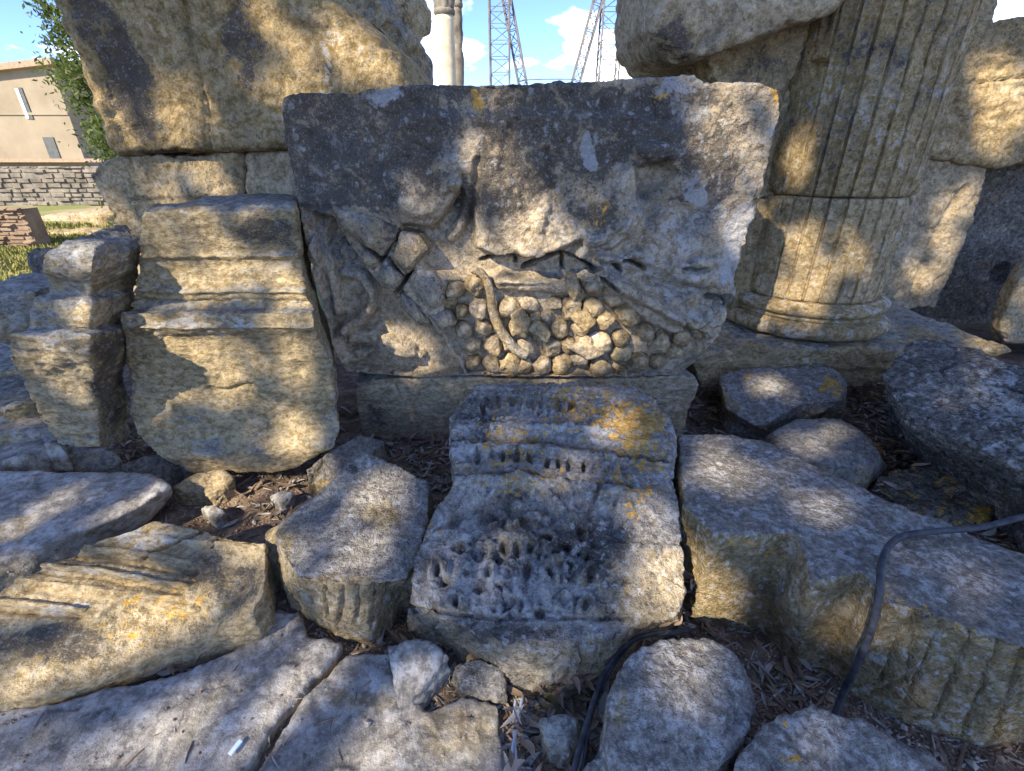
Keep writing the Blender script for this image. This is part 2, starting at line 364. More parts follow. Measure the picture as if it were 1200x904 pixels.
# ------------------------------------------------------------------ ground
def axis(a, b, fine0, fine1, step, n_out):
    mid = np.arange(fine0, fine1, step)
    lo = fine0 - np.geomspace(step * 2, fine0 - a, n_out)[::-1]; hi = fine1 + np.geomspace(step * 2, b - fine1, n_out)
    return np.concatenate([lo, mid, hi])
def ground():
    xs = axis(-400, 400, -3.2, 3.0, 0.022, 30); ys = axis(-60, 600, 0.2, 3.4, 0.022, 30)
    X, Yy = np.meshgrid(xs, ys); co = np.stack([X.ravel(), Yy.ravel(), np.zeros(X.size)], 1)
    near = np.exp(-np.clip(np.hypot(co[:, 0], co[:, 1] - 1.5) - 3, 0, None))
    co[:, 2] = (0.03 * fbm(co * 2.2, 3) + 0.014 * fbm(co * 11 + 4, 3) + 0.005 * pn(co * 45)) * near - 0.015
    # a dark hollow under the right block
    nx, ny = len(xs), len(ys)
    i = np.arange((ny - 1) * (nx - 1)); r, c = i // (nx - 1), i % (nx - 1); a = r * nx + c
    faces = np.stack([a, a + 1, a + nx + 1, a + nx], 1)
    me = bpy.data.meshes.new('ground'); me.vertices.add(len(co)); me.vertices.foreach_set('co', co.astype(np.float32).ravel())
    me.loops.add(faces.size); me.loops.foreach_set('vertex_index', faces.ravel().astype(np.int32))
    me.polygons.add(len(faces)); me.polygons.foreach_set('loop_start', np.arange(0, faces.size, 4, dtype=np.int32))
    me.update(calc_edges=True); set_smooth(me)
    m = bpy.data.materials.new('soil_and_grass'); m.use_nodes = True; t = m.node_tree; b = t.nodes['Principled BSDF']; Lk = t.links.new
    tc = N(t, 'ShaderNodeTexCoord'); n = N(t, 'ShaderNodeTexNoise'); n.inputs['Scale'].default_value = 13; n.inputs['Detail'].default_value = 10; n.inputs['Roughness'].default_value = .7
    Lk(tc.outputs['Object'], n.inputs['Vector'])
    r = N(t, 'ShaderNodeValToRGB'); E = r.color_ramp.elements
    E[0].color = (0.045, 0.034, 0.027, 1); E[0].position = .3; E[1].color = (0.33, 0.25, 0.175, 1); E[1].position = .72
    e = E.new(.5); e.color = (0.16, 0.115, 0.082, 1)
    Lk(n.outputs[0], r.inputs[0])
    n2 = N(t, 'ShaderNodeTexNoise'); n2.inputs['Scale'].default_value = 0.5; n2.inputs['Detail'].default_value = 8; Lk(tc.outputs['Object'], n2.inputs['Vector'])
    r2 = N(t, 'ShaderNodeValToRGB'); r2.color_ramp.elements[0].color = (0.36, 0.29, 0.18, 1); r2.color_ramp.elements[1].color = (0.20, 0.22, 0.07, 1)
    r2.color_ramp.elements[0].position = .45; r2.color_ramp.elements[1].position = .6; Lk(n2.outputs[0], r2.inputs[0])
    sx = N(t, 'ShaderNodeSeparateXYZ'); Lk(tc.outputs['Object'], sx.inputs[0])
    mr = N(t, 'ShaderNodeMapRange'); Lk(sx.outputs[1], mr.inputs[0]); mr.inputs[1].default_value = 4; mr.inputs[2].default_value = 5
    mxx = N(t, 'ShaderNodeMix', data_type='RGBA'); Lk(mr.outputs[0], mxx.inputs['Factor']); Lk(r.outputs[0], mxx.inputs['A']); Lk(r2.outputs[0], mxx.inputs['B'])
    Lk(mxx.outputs['Result'], b.inputs['Base Color']); b.inputs['Roughness'].default_value = .95; b.inputs['Specular IOR Level'].default_value = .15
    n3 = N(t, 'ShaderNodeTexNoise'); n3.inputs['Scale'].default_value = 70; n3.inputs['Detail'].default_value = 6; Lk(tc.outputs['Object'], n3.inputs['Vector'])
    bp = N(t, 'ShaderNodeBump'); bp.inputs['Strength'].default_value = .7; bp.inputs['Distance'].default_value = .02; Lk(n3.outputs[0], bp.inputs['Height']); Lk(bp.outputs[0], b.inputs['Normal'])
    o = link('ground', me, m); o['kind'] = 'structure'
ground()

# ------------------------------------------------------------------ the carved block
YF = 2.2
A_out = [(330,115),(350,108),(400,106),(440,105),(480,101),(560,98),(650,97),(740,94),(812,88),(826,99),(895,97),(913,106),(916,132),(898,205),(880,262),(862,335),(845,385),(815,425),(795,440),(740,443),(640,443),(560,441),(500,444),(405,437),(388,405),(368,330),(348,240),(334,170)]
fr = RY(A_out, YF)
A_feats = [
    # hollows left between the relief and the mass above
    ('poly', [(366,250),(384,248),(410,290),(440,330),(470,352),(500,378),(520,400),(548,446),(398,446),(384,400),(372,330)], 6, -0.085),
    ('poly', [(468,262),(505,266),(528,238),(542,214),(556,240),(560,290),(590,306),(655,292),(710,318),(700,330),(540,332),(500,318),(462,282)], 7, -0.075),
    ('poly', [(744,196),(778,182),(795,200),(765,235),(745,232)], 6, -0.05),
    ('poly', [(520,330),(700,326),(790,370),(830,395),(812,446),(548,446),(515,395)], 8, -0.055),
    ('poly', [(700,305),(745,300),(800,330),(850,345),(840,380),(790,372),(735,345)], 10, -0.03),
    # overhanging weathered volutes and leaf tips
    ('poly', [(452,150),(480,128),(740,128),(800,150),(792,206),(770,200),(748,240),(738,272),(690,282),(650,290),(622,304),(596,296),(566,262),(556,212),(540,206),(530,226),(512,256),(490,262),(468,246),(446,214)], 9, .020), ('blob', 490, 236, 24, 22, 0, .02),
     ('blob', 624, 296, 16, 10, 20, 0.045),
    ('line', [(632,300),(655,288),(672,280)], 6, 0.028), ('line', [(680,300),(690,285),(705,276),(718,262)], 7, 0.03),
    ('line', [(672,268),(690,280),(712,284),(735,270),(745,250)], 8, 0.026),
    ('line', [(536,216),(546,235),(540,262),(528,280)], 8, 0.035),
    ('line', [(702,300),(728,306),(748,300)], 6, 0.03),
    ('blob', 768, 178, 28, 13, 8, 0.05),  ('blob', 820, 190, 45, 60, 10, 0.018),
    ('soft', [(760,236),(762,270),(745,300)], 12, -0.03), ('soft', [(560,190),(556,240)], 8, -0.02),
    ('soft', [(640,180),(650,240),(640,276)], 10, -0.016), ('soft', [(596,150),(590,200)], 9, -0.012),
    # garland of bound leaves coming down from the left
    
    
    
    ('line', [(425,288),(444,306)], 2.2, -0.045), ('line', [(454,304),(476,328)], 2.4, -0.05), ('line', [(464,270),(452,298),(444,308)], 1.8, -0.03),
    ('line', [(482,318),(464,344)], 2.2, -0.04), ('line', [(470,342),(500,376),(512,392)], 2.2, -0.045),
    # ribbon figure at lower left
    ('line', [(398,322),(418,328),(430,345),(430,366),(418,382),(402,390)], 8, 0.05),
    ('line', [(400,390),(408,404),(428,404),(448,412)], 9, 0.045), ('line', [(392,408),(398,428),(420,424)], 9, 0.045),
    ('blob', 462, 412, 26, 10, 18, 0.055), ('line', [(425,420),(450,414),(490,424)], 5, 0.03), ('blob', 400, 300, 12, 14, 0, 0.025),
    ('line', [(380,250),(372,290),(384,330),(390,370)], 7, 0.05),
    # hanging band over the fruit, right side leaf
    ('line', [(588,334),(620,336),(664,340)], 11, 0.05), ('line', [(690,332),(716,342)], 11, 0.04),
    ('poly', [(710,318),(740,330),(775,350),(800,372),(808,392),(790,396),(755,380),(728,355),(712,340)], 5, 0.045),
    ('blob', 828, 326, 26, 12, 0, 0.03), ('blob', 800, 320, 20, 14, 30, 0.02), ('blob', 850, 340, 14, 20, 20, 0.03),
    ('blob', 792, 365, 18, 16, 0, 0.03), ('blob', 838, 372, 14, 10, -40, 0.03), ('blob', 826, 308, 14, 9, 0, 0.02),
    ('line', [(835,350),(852,346),(850,356)], 4, -0.05), ('soft', [(760,330),(800,345),(830,340)], 7, -0.025),
    # cracks and undercut dark lines
    ('line', [(562,309),(585,303),(606,300)], 2, -0.05), ('line', [(603,302),(604,312)], 1.8, -0.04),
    ('line', [(614,318),(640,307),(661,297),(682,306),(700,320)], 2.4, -0.055), ('line', [(661,298),(662,318)], 1.8, -0.05),
    ('line', [(733,305),(757,316)], 2.2, -0.05), ('line', [(722,311),(730,319)], 2, -0.04), ('line', [(706,328),(722,338)], 2, -0.05),
    ('line', [(800,316),(828,315)], 1.8, -0.03),
]
A_feats = [(f[0], f[1], f[2] + .5, f[3] * 1.9) if f[0] == 'line' and f[3] < 0 else f for f in A_feats]
A_wear_and_light = [('d',380,150,60,60,0,.3),('d',620,150,60,80,0,.3),('d',790,150,60,60,0,.4),('d',480,140,40,40,0,.3),('d',560,120,300,50,0,.25),('p',455,330,60,60,0,-.2),('d',560,150,260,70,0,.35),('d',620,250,60,50,0,.35),('d',560,110,220,14,0,.3),('d',860,130,40,40,0,.45),('d',440,170,90,50,0,.4),('d',430,290,50,40,40,.4),('d',800,350,60,50,0,.3),('d',400,140,70,60,0,1.0),('d',360,200,40,60,0,.8),('d',470,140,50,35,0,.45),('d',610,170,45,75,0,1.0),('d',640,120,60,40,0,.4),('d',850,200,50,60,0,.4),('d',560,240,40,30,0,.4),('d',720,250,50,40,0,.4),('d',400,230,50,20,0,.5),('d',700,150,60,50,0,.7),('d',780,140,55,45,0,1.1),
    ('d',440,225,50,25,0,.6),('d',490,215,28,28,0,.7),('d',545,230,14,28,0,.8),('d',770,185,30,16,0,1.0),('d',830,240,50,70,0,.35),('d',690,230,50,40,0,.3),
    ('w',500,280,45,25,0,1.1),('w',480,400,80,60,0,1.2),('w',560,150,28,90,0,.7),('w',600,210,40,60,0,.4),('w',860,150,30,60,0,.5),('w',650,390,150,60,0,.9),('w',560,300,80,30,0,1.0),
    ('p',455,112,28,14,0,1.4),('p',790,105,30,10,0,.9),('p',810,235,40,60,0,.5),('p',688,178,12,14,0,3.0),('p',820,231,11,11,0,3.0),('p',760,300,70,50,0,.6),('p',865,290,14,60,15,1.8),('p',800,350,50,40,0,.5),  # slim pale patch at the right paints a lit side strip
    ('o',560,116,11,16,0,1.9),('o',903,106,9,9,0,1.8),('o',772,116,14,10,0,.6),('o',405,320,14,40,-20,.6),('o',695,245,25,14,-30,.6),('w',700,248,30,14,-30,.9),('d',470,275,30,30,0,.3),('d',790,140,20,20,0,.5)]
capital = empty('carved_block', PY(620, 443, YF + .4), 'huge weathered stone block carved with a garland of fruit, standing upright in the centre', 'carved block')
rock('block_body', [back(fr, 0.02, .985), fr, back(fr, 0.1, 1.0), back(fr, .85, .93)][1:], M_CARVED, parent=capital, vox=0.0062, sm=2, lf=(.014, 3.2), mf=(.0065, 15), hf=(.0028, 48), pits=(.005, 34), gain=1.45,
     calm=[A_feats[0][1], A_feats[1][1], A_feats[3][1]], feats=A_feats, fdir=(0, -1, 0), dark=0.02, warm=0.15, pale=.15, wear=A_wear_and_light, top_grey=.3)

def fruit_mesh(seed, ringed=False):
    bm = bmesh.new(); bmesh.ops.create_icosphere(bm, subdivisions=3, radius=1.0)
    rs = np.random.default_rng(seed)
    co = np.array([v.co[:] for v in bm.verts])
    # knock facets off the ball
    for _ in range(11):
        n = rs.normal(size=3); n[1] = -abs(n[1]); n /= np.linalg.norm(n); k = rs.uniform(.72, .93)
        d = co @ n; co -= np.clip(d - k, 0, None)[:, None] * n
    co *= (1 + .14 * pn(co * 1.6 + seed))[:, None]; co *= rs.uniform(.86, 1.14, 3)
    if ringed:
        r = np.hypot(co[:, 0], co[:, 2]); co[:, 1] += np.where(co[:, 1] < 0, .35 * np.exp(-((r - .38) / .1) ** 2), 0)
    co = (co + .07 * pn(co * 5 + seed)[:, None] * co) * np.array([.045, .056, .045])
    for v, c in zip(bm.verts, co): v.co = c
    me = bpy.data.meshes.new('fruit'); bm.to_mesh(me); bm.free(); set_smooth(me)
    a = me.attributes.new('wear', 'FLOAT_COLOR', 'POINT')
    w = rs.uniform(0.35, 1.0); a.data.foreach_set('color', np.tile(np.array([rs.uniform(.1, .55), 0, rs.uniform(0, .2), w], np.float32), len(me.vertices)))
    me.materials.append(M_CARVED); return me
fruits_px = [(533,338,12),(557,335,13),(541,365,10),(562,362,11),(597,361,12),(621,357,11),(543,387,10),(566,384,11),(604,383,11),(555,404,11),(579,404,12),
 (555,424,10),(577,428,12),(627,373,8),(651,356,9),(669,362,12),(695,361,10),(697,335,13),(633,387,11),(656,385,11),(681,383,11),(708,375,13),(735,370,14),(722,347,13),
 (755,388,12),(727,396,12),(686,399,10),(703,402,13),(666,404,11),(646,407,11),(615,407,12),(636,428,12),(658,426,12),(679,422,10),(727,414,11),(749,424,12),
 (773,401,12),(789,410,9),(798,394,11),(815,389,9),(728,435,8),(703,430,12),(615,430,10),(596,428,12),(770,424,9),(676,344,10),(526,352,9),(585,381,7),(640,370,6),(595,405,8)]
fm = [fruit_mesh(40 + k, k == 5) for k in range(14)]
fm_ring = [fruit_mesh(77, True), fruit_mesh(78, True)]
for i, (x, y, r) in enumerate(fruits_px):
    p = PY(x, y, YF + 0.056 + rng.uniform(-.010, .012)); R = r * (p - Vector((0, 0, H))).length / F * .93 / 1.05
    ring = (x, y) in ((541, 365), (562, 362), (656, 385))
    o = link('fruit', (fm_ring[i % 2] if ring else fm[(i * 5) % 14]), M_CARVED, capital, p - capital.location)
    R /= .045; R *= rng.uniform(1.05, 1.34); o.scale = (R, R, R); o.rotation_euler = (rng.uniform(-.4, .4), rng.uniform(0, 6.28), rng.uniform(-.3, .3)) if not ring else (0.1, 0, 0)

def tube_mesh(pts, rad, seg=8, sub=6, flat=1.0, jitter=0.0):
    P = [Vector(p) for p in pts]; out = []
    for i in range(len(P) - 1):
        p0 = P[max(i-1, 0)]; p1 = P[i]; p2 = P[i+1]; p3 = P[min(i+2, len(P)-1)]
        for k in range(sub):
            t = k / sub; out.append(.5 * ((2*p1) + (-p0+p2)*t + (2*p0-5*p1+4*p2-p3)*t*t + (-p0+3*p1-3*p2+p3)*t**3))
    out.append(P[-1]); n = len(out); vs = []; fs = []
    for i, c in enumerate(out):
        tg = (out[min(i+1, n-1)] - out[max(i-1, 0)]).normalized(); u = tg.cross(Vector((0, .3, 1))).normalized(); w = tg.cross(u)
        r = rad(i / (n - 1)) if callable(rad) else rad
        for k in range(seg):
            a = 2 * math.pi * k / seg; vs.append(c + u * math.cos(a) * r + w * math.sin(a) * r * flat)
    for i in range(n - 1):
        for k in range(seg):
            fs.append((i*seg+k, i*seg+(k+1) % seg, (i+1)*seg+(k+1) % seg, (i+1)*seg+k))
    fs.append(tuple(range(seg))[::-1]); fs.append(tuple((n-1)*seg+k for k in range(seg)))
    me = mesh_np(vs, fs); set_smooth(me); return me
st = tube_mesh([tuple(PY(x, y, YF + .015) - capital.location) for x, y in ((553,316),(566,322),(574,340),(577,362),(586,386),(603,408),(618,416))], lambda t: .017 + .012 * t, 8, 6)
a = st.attributes.new('wear', 'FLOAT_COLOR', 'POINT'); a.data.foreach_set('color', np.tile(np.array([.2, 0, .5, .1], np.float32), len(st.vertices)))
link('stem', st, M_CARVED, capital)
for px in ([(662,322),(676,326),(680,342),(673,356),(666,344)], [(600,372),(612,366),(622,378),(616,398),(604,392)], [(668,372),(690,366),(700,380),(686,392)], [(664,408),(690,404),(708,416),(690,424)], [(618,388),(630,378),(646,392),(640,402)]):
    r0 = RY(px, YF - .02)
    o = rock('carved_leaf', [r0, back(r0, .05, 1.25)], M_CARVED, parent=capital, vox=.006, sm=2, lf=(.004, 8), mf=(.003, 30), hf=(.001, 80), warm=.8, top_grey=.2)

for px in ([(381,236),(399,247),(440,256),(464,268),(461,284),(445,302),(424,291),(396,268)], [(422,294),(442,309),(434,318),(418,305)], [(467,272),(492,278),(503,294),(486,313),(476,325),(455,305)],
           [(451,309),(471,328),(461,342),(440,331)], [(487,318),(508,322),(522,340),(519,362),(504,366),(479,340)], [(467,345),(482,355),(504,383),(490,385),(469,364)], [(498,371),(523,368),(534,383),(518,392)]):
    r0 = RY(px, YF - .045)
    rock('garland_leaf', [back(r0, .004, .55), back(r0, .03, .98), back(r0, .16, 1.05)], M_CARVED, parent=capital, vox=.006, sm=9, lf=(.006, 8), mf=(.004, 26), hf=(.0015, 70), warm=.2, dark=.5, pale=.1, top_grey=.2)

# support slab beneath
r0 = RY([(412,448),(470,443),(560,442),(640,444),(740,444),(812,440),(820,450),(806,492),(800,520),(640,530),(520,530),(432,530),(420,500)], YF + .03)
rock('support_slab', [r0, back(r0, .8)], M_STRATA, 'low plain stone slab under the carved garland block', 'stone slab', vox=.011, lf=(.014, 4), strata=(.006, 3, 20), warm=.45, wear=[('d',440,490,40,30,0,.3),('p',780,470,30,30,0,.5)])

# ------------------------------------------------------------------ left moulded blocks
def side_profile(prof, x0, x1, *_): pass
# wide moulded block: rows of front points from top to bottom, as cross-sections
def stacked(rows, depth, topw=None):
    """rows: (pxL, pxR, py, Y) front edge of each course line; returns rings going down: front L, front R, back R, back L"""
    rings = []
    for (l, r, y, Y, dl, dr, *rest) in rows:
        dr -= .22
        a = PY(l, y, Y); b = PY(r, y + (rest[0] if rest else 0), Y); m1 = a.lerp(b, .33); m2 = a.lerp(b, .66)
        rings.append([a, m1, m2, b, b + Vector((dr, depth, 0)), a + Vector((dl, depth, 0))])
    return rings
rows = [(170,346,241,2.06,.1,-.02), (165,346,247,2.00,.08,0), (162,352,285,2.02,.06,0), (160,356,312,2.03,.05,0), (153,362,352,2.00,.05,0), (150,366,361,1.99,.05,0),(139,368,366,1.90,.08,0), (138,370,385,1.88,.08,0),
        (146,375,398,1.92,.08,0), (147,388,430,1.93,.08,0), (150,396,480,1.90,.1,0), (156,402,510,1.86,.12,-.05), (185,390,536,1.80,.15,-.1,-8), (225,345,556,1.80,.15,-.1,-3)]
rock('moulded_block', stacked(rows, .62), M_STRATA, 'large moulded stone block with stepped ledges, left of the carved garland block', 'stone block', vox=.009, sm=2, lf=(.013, 3.0), mf=(.007, 14), strata=(.005, 4, 22), pits=(.005, 26),
     feats=[('soft',[(165,300),(350,300)],5,.02),('soft',[(150,340),(360,342)],4,.018),('soft',[(150,352),(364,354)],3,-.02),('line',[(240,455),(262,458),(290,452),(300,458)],3,-.02),('soft',[(145,383),(372,383)],3,.012),('blob',245,425,22,18,0,.015)],
     dark=.0, warm=.55, top_grey=.8, wear=[('d',310,270,45,30,0,.7),('w',215,270,55,30,0,.4),('p',230,380,110,16,0,.8),('p',390,440,14,60,-10,1.0),('w',300,450,100,60,0,.4),('o',360,330,20,14,0,.5),('d',200,330,50,12,0,.3)])

def turned(rows):
    """front edge l..m, then the right flank running back to r"""
    out = []
    for (l, m, r, y, Y, *q) in rows:
        a = PY(l, y, Y); b = PY(m, y + (q[0] if q else 3), Y); c = PY(r, y - 8, Y + .34)
        out.append([a, a.lerp(b, .5), b, b.lerp(c, .5), c, c + Vector((-.25, .2, 0)), a + Vector((-.1, .45, 0))])
    return out
rows = [(84,110,158,280,1.98,0), (68,112,166,284,1.84,4), (50,110,168,300,1.80), (50,108,166,318,1.80), (56,106,164,332,1.85), (56,106,162,344,1.85), (38,108,160,350,1.78), (34,106,158,376,1.76), (34,104,156,384,1.77), (8,106,154,391,1.66), (6,106,154,412,1.66),
        (26,112,148,450,1.74), (46,116,148,488,1.75), (62,120,147,524,1.76)]
rock('cornice_block', turned(rows), M_STRATA, 'tall narrow stone with three stepped ledges at the far left, paler on its ledges', 'stone block', vox=.009, sm=2,
     lf=(.018, 3.5), mf=(.007, 14), strata=(.006, 4, 24), pits=(.006, 26), warm=.25, top_grey=.9,
     wear=[('d',130,440,26,90,0,.6),('p',80,400,60,14,0,.9),('p',90,300,50,20,0,.6),('w',70,460,40,50,0,.5)])  # dark patch paints shade on the right flank

# ------------------------------------------------------------------ left ruined pier
pier = empty('ruined_pier', PY(250, 330, 2.9), 'tall golden stone pier rising at the upper left behind the moulded block', 'pier')
Yp = 2.62
def ringy(pts, Y, d=.9, s=.98): r = RY(pts, Y); return [r, back(r, d, s)]
big = [(40,-90),(62,0),(90,70),(112,130),(130,178),(140,183),(240,181),(345,176),(400,178),(470,180),(492,110),(484,82),(470,58),(442,34),(415,10),(385,-10),(330,-30),(250,-60),(150,-85)]
r0 = RY(big, Yp); r00 = back(r0, -.0, .97); r1 = [p + Vector((0, .14 if p.z > 2.0 and p.x > -1.2 else 0.03, 0)) for p in r0]
rock('pier_stone', [back(r0, -.06, .93), back(r0, .05, 1.0), back(r0, 1.0, .98)], M_PIER, parent=pier, vox=.013, sm=4, lf=(.03, 1.5), mf=(.010, 11), hf=(.004, 40), pits=(.007, 24), strata=(.012, 1.5, 12),
     feats=[('soft',[(214,0),(224,60),(240,120),(246,180)],6,-.03),('soft',[(330,0),(400,40),(415,100)],18,.02),('soft',[(120,20),(150,90),(190,160)],10,.02),('soft',[(90,20),(135,160)],9,.03)],
     warm=.5, top_grey=.2, wear=[('d',118,40,24,70,-25,1.1),('d',150,100,30,70,-25,1.0),('d',285,60,30,70,-10,.5),('d',200,175,60,12,0,.5),('w',220,110,24,80,-5,.5),('p',390,70,60,50,40,.6),('o',365,92,16,12,40,.5)])
c1 = RY([(112,188),(100,205),(110,222),(122,240),(134,262),(142,285),(150,300),(281,300),(281,240),(281,179),(200,180),(140,181)], Yp)
rock('pier_stone', [back(c1, 0, .985), back(c1, .06), back(c1, .9)], M_PIER, parent=pier, vox=.012, sm=2, lf=(.02, 3), mf=(.008, 14), strata=(.006, 3, 18), pits=(.006, 22), warm=.5, top_grey=.3,
     feats=[('soft',[(150,234),(280,234)],3,-.02)], wear=[('d',108,205,20,16,0,.8),('d',240,215,40,14,0,.3)])
c2 = RY([(284,178),(284,300),(400,300),(420,240),(420,180)], Yp + .015)
rock('pier_stone', [back(c2, 0, .985), back(c2, .06), back(c2, .9)], M_PIER, parent=pier, vox=.012, sm=2, lf=(.018, 3), mf=(.008, 14), strata=(.006, 3, 18), pits=(.005, 22), warm=.45, top_grey=.3, feats=[('soft',[(286,234),(400,234)],3,-.02)])
c3 = RY([(352,-60),(372,-8),(402,12),(428,30),(448,44),(466,66),(480,98),(492,110),(486,80),(476,30),(470,-10),(450,-60)], 3.3)
rock('pier_stone', ringy([(352,-60),(365,0),(405,14),(430,30),(452,48),(468,72),(482,102),(488,84),(480,50),(462,20),(440,-20),(420,-60)], 3.2, .7), M_CARVED, parent=pier, vox=.013, sm=2, lf=(.05, 3), mf=(.02, 9), pits=(.02, 12), warm=.2, label='dark rough broken stone on top of the pier')
rock('broken_cornice', ringy([(418,-40),(424,0),(440,22),(462,50),(476,42),(480,10),(474,-20),(460,-50)], 4.6, .7), M_PIER, 'rough brown stone jutting above the pier against the sky, upper left', 'stone', vox=.02, sm=2, lf=(.1, 2.5), mf=(.03, 8), warm=.6)
rock('broken_cornice', ringy([(462,48),(476,50),(487,66),(488,80),(484,112),(462,112)], 4.4, .6), M_PIER, 'small golden broken stone end peeping past the right shoulder of the left pier', 'stone', vox=.02, sm=2, lf=(.06, 3), mf=(.02, 8), warm=.8)

# ------------------------------------------------------------------ right column
AX, AY = 1.925, 3.12
col = empty('fluted_column', (AX, AY, .39), 'huge fluted half column on a moulded base at the upper right', 'column')
def lathe_np(z0, z1, nz, rf, nth=1000, th0=0, name='drum'):
    zs = np.linspace(z0, z1, nz); th = np.concatenate([np.linspace(0, np.pi, nth // 6, endpoint=False), np.linspace(np.pi, 2 * np.pi, nth - nth // 6, endpoint=False)])
    T, Z = np.meshgrid(th, zs); R, wear = rf(T.ravel(), Z.ravel())
    co = np.stack([R * np.cos(T.ravel()), R * np.sin(T.ravel()), Z.ravel()], 1)
    i = np.arange((nz - 1) * nth); r, c = i // nth, i % nth
    f = np.stack([r * nth + c, r * nth + (c + 1) % nth, (r + 1) * nth + (c + 1) % nth, (r + 1) * nth + c], 1).tolist()
    f.append(list(range(nth))[::-1]); f.append([(nz - 1) * nth + k for k in range(nth)])
    me = mesh_np(co, f); set_smooth(me)
    me.polygons[len(f) - 1].use_smooth = False; me.polygons[len(f) - 2].use_smooth = False
    a = me.attributes.new('wear', 'FLOAT_COLOR', 'POINT'); a.data.foreach_set('color', wear.astype(np.float32).ravel())
    me.materials.append(M_PIER); return me
def shaft(T, Z):
    co = np.stack([AX + .43 * np.cos(T), AY + .43 * np.sin(T), Z], 1)
    R = .425 + .012 * np.clip((.62 - Z) / .1, 0, 1) ** 2
    ph = (T / (2 * np.pi) * 30) % 1.0; d = np.abs(ph - .5) * 2         # 1 at arris, 0 in the middle
    fl = np.sin(np.pi * ph)
    groove = np.exp(-((d - .94) / .10) ** 2)
    # flutes are worn away on the left flank of the shaft
    left = sstep(math.radians(190), math.radians(232), T) 
    amp = left * (1.0 + .35 * fbm(co * 3.1, 2))
    R = R - amp * (.012 * fl + .020 * groove)
    R = R + .0025 * fbm(co * 5, 3) + .0025 * pn(co * 40) - .007 * sstep(.25, .5, pn(co * 9 + 4))
    Pq = to_pix(co); R = R - .07 * ((np.abs(Pq[:, 0] - 957) < 12) & (np.abs(Pq[:, 1] - 74 + (Pq[:, 0] - 957) * .15) < 4))
    R = R - .012 * sstep(.3, .55, pn(co * np.array([7, 7, 3.]) + 40))
    w = np.stack([.25 * fbm(co * 3 + 3, 2) + .1 + .25 * (Z > 1.3), 0 * Z, .2 + .4 * fbm(co * 2, 2), .5 - .25 * (Z > 1.15) + .5 * (1 - left)], 1)
    return R, w
def dr(z0, z1, nz):
    def f(T, Z):
        R, w = shaft(T, Z); e = np.minimum(Z - z0, z1 - Z); R = R - .014 * np.exp(-(e / .008) ** 2) - .02 * np.clip(pn(np.stack([T * 6, Z * 0 + z0, Z * 0], 1)), 0, 1) * np.exp(-(e / .03) ** 2)
        return R, w
    return lathe_np(z0, z1, nz, f)
ZJ = PY(990, 233, AY - .42).z
link('drum', dr(.60, ZJ - .002, 120), M_PIER, col, Vector((0, 0, -.39)))
link('drum', dr(ZJ + .002, 3.1, 260), M_PIER, col, Vector((0, 0, -.39)))
def base_r(T, Z):
    co = np.stack([AX + .43 * np.cos(T), AY + .43 * np.sin(T), Z], 1); z = Z - .39
    R = np.full_like(Z, .445)
    R = np.maximum(R, .435 + .080 * np.sqrt(np.clip(1 - ((z - .052) / .055) ** 2, 0, 1)))
    R = np.maximum(R, .425 + .060 * np.sqrt(np.clip(1 - ((z - .165) / .036) ** 2, 0, 1)))
    R = np.where((z > .112) & (z < .128), .462, R)
    R = R - .02 * (z > .205)
    R += .008 * fbm(co * 7, 3) + .003 * pn(co * 45) - .014 * sstep(.15, .5, pn(co * 8 + 8))
    w = np.stack([.1 + .2 * fbm(co * 4, 2), 0 * Z, .6 + 0 * Z, .25 + 0 * Z], 1); return R, w
link('base', lathe_np(.385, .60, 70, base_r), M_PIER, col, Vector((0, 0, -.39)))
# engaged pier stones, left of and behind the shaft
e1 = RY([(868,233),(862,300),(855,362),(880,378),(955,378),(955,232)], 3.02)
rock('pier_stone', [back(e1, 0, .99), back(e1, .05), back(e1, .8)], M_PIER, parent=col, vox=.012, sm=2, lf=(.014, 3), strata=(.005, 1, 10), vgrain=True, warm=.65, top_grey=.2, feats=[('soft',[(880,235),(872,300),(866,360)],4,-.02)])
e2 = RY([(770,20),(806,60),(830,76),(880,236),(960,236),(990,60),(1000,-90),(800,-90)], 3.0)
rock('pier_stone', [back(e2, 0, .99), back(e2, .05), back(e2, .8)], M_PIER, parent=col, vox=.014, sm=3, lf=(.03, 2.5), mf=(.012, 10), strata=(.007, 1, 9), vgrain=True, pits=(.008, 18), warm=.3, top_grey=.2,
     feats=[('soft',[(930,90),(900,236)],8,-.03),('line',[(944,74),(968,70)],5,-.09)], wear=[('d',900,100,50,60,0,.35),('d',960,70,16,8,0,1.0),('w',930,180,20,50,0,.5)])  # small dark patch follows the slot
ov = RY([(766,0),(765,22),(773,45),(792,62),(812,68),(850,62),(890,44),(930,28),(985,12),(1010,-10),(1000,-120),(770,-120)], 2.72)
rock('overhanging_block', [back(ov, 0, .96), back(ov, .06), back(ov, .95)], M_PIER, 'rounded overhanging stone block at the top, resting against the left of the fluted column', 'stone block', vox=.014, sm=5, lf=(.03, 2.0), mf=(.012, 10), strata=(.012, 2, 14), pits=(.008, 18), warm=.35, top_grey=.2,
     wear=[('d',790,40,30,30,0,.6),('w',880,15,60,20,0,.5)])

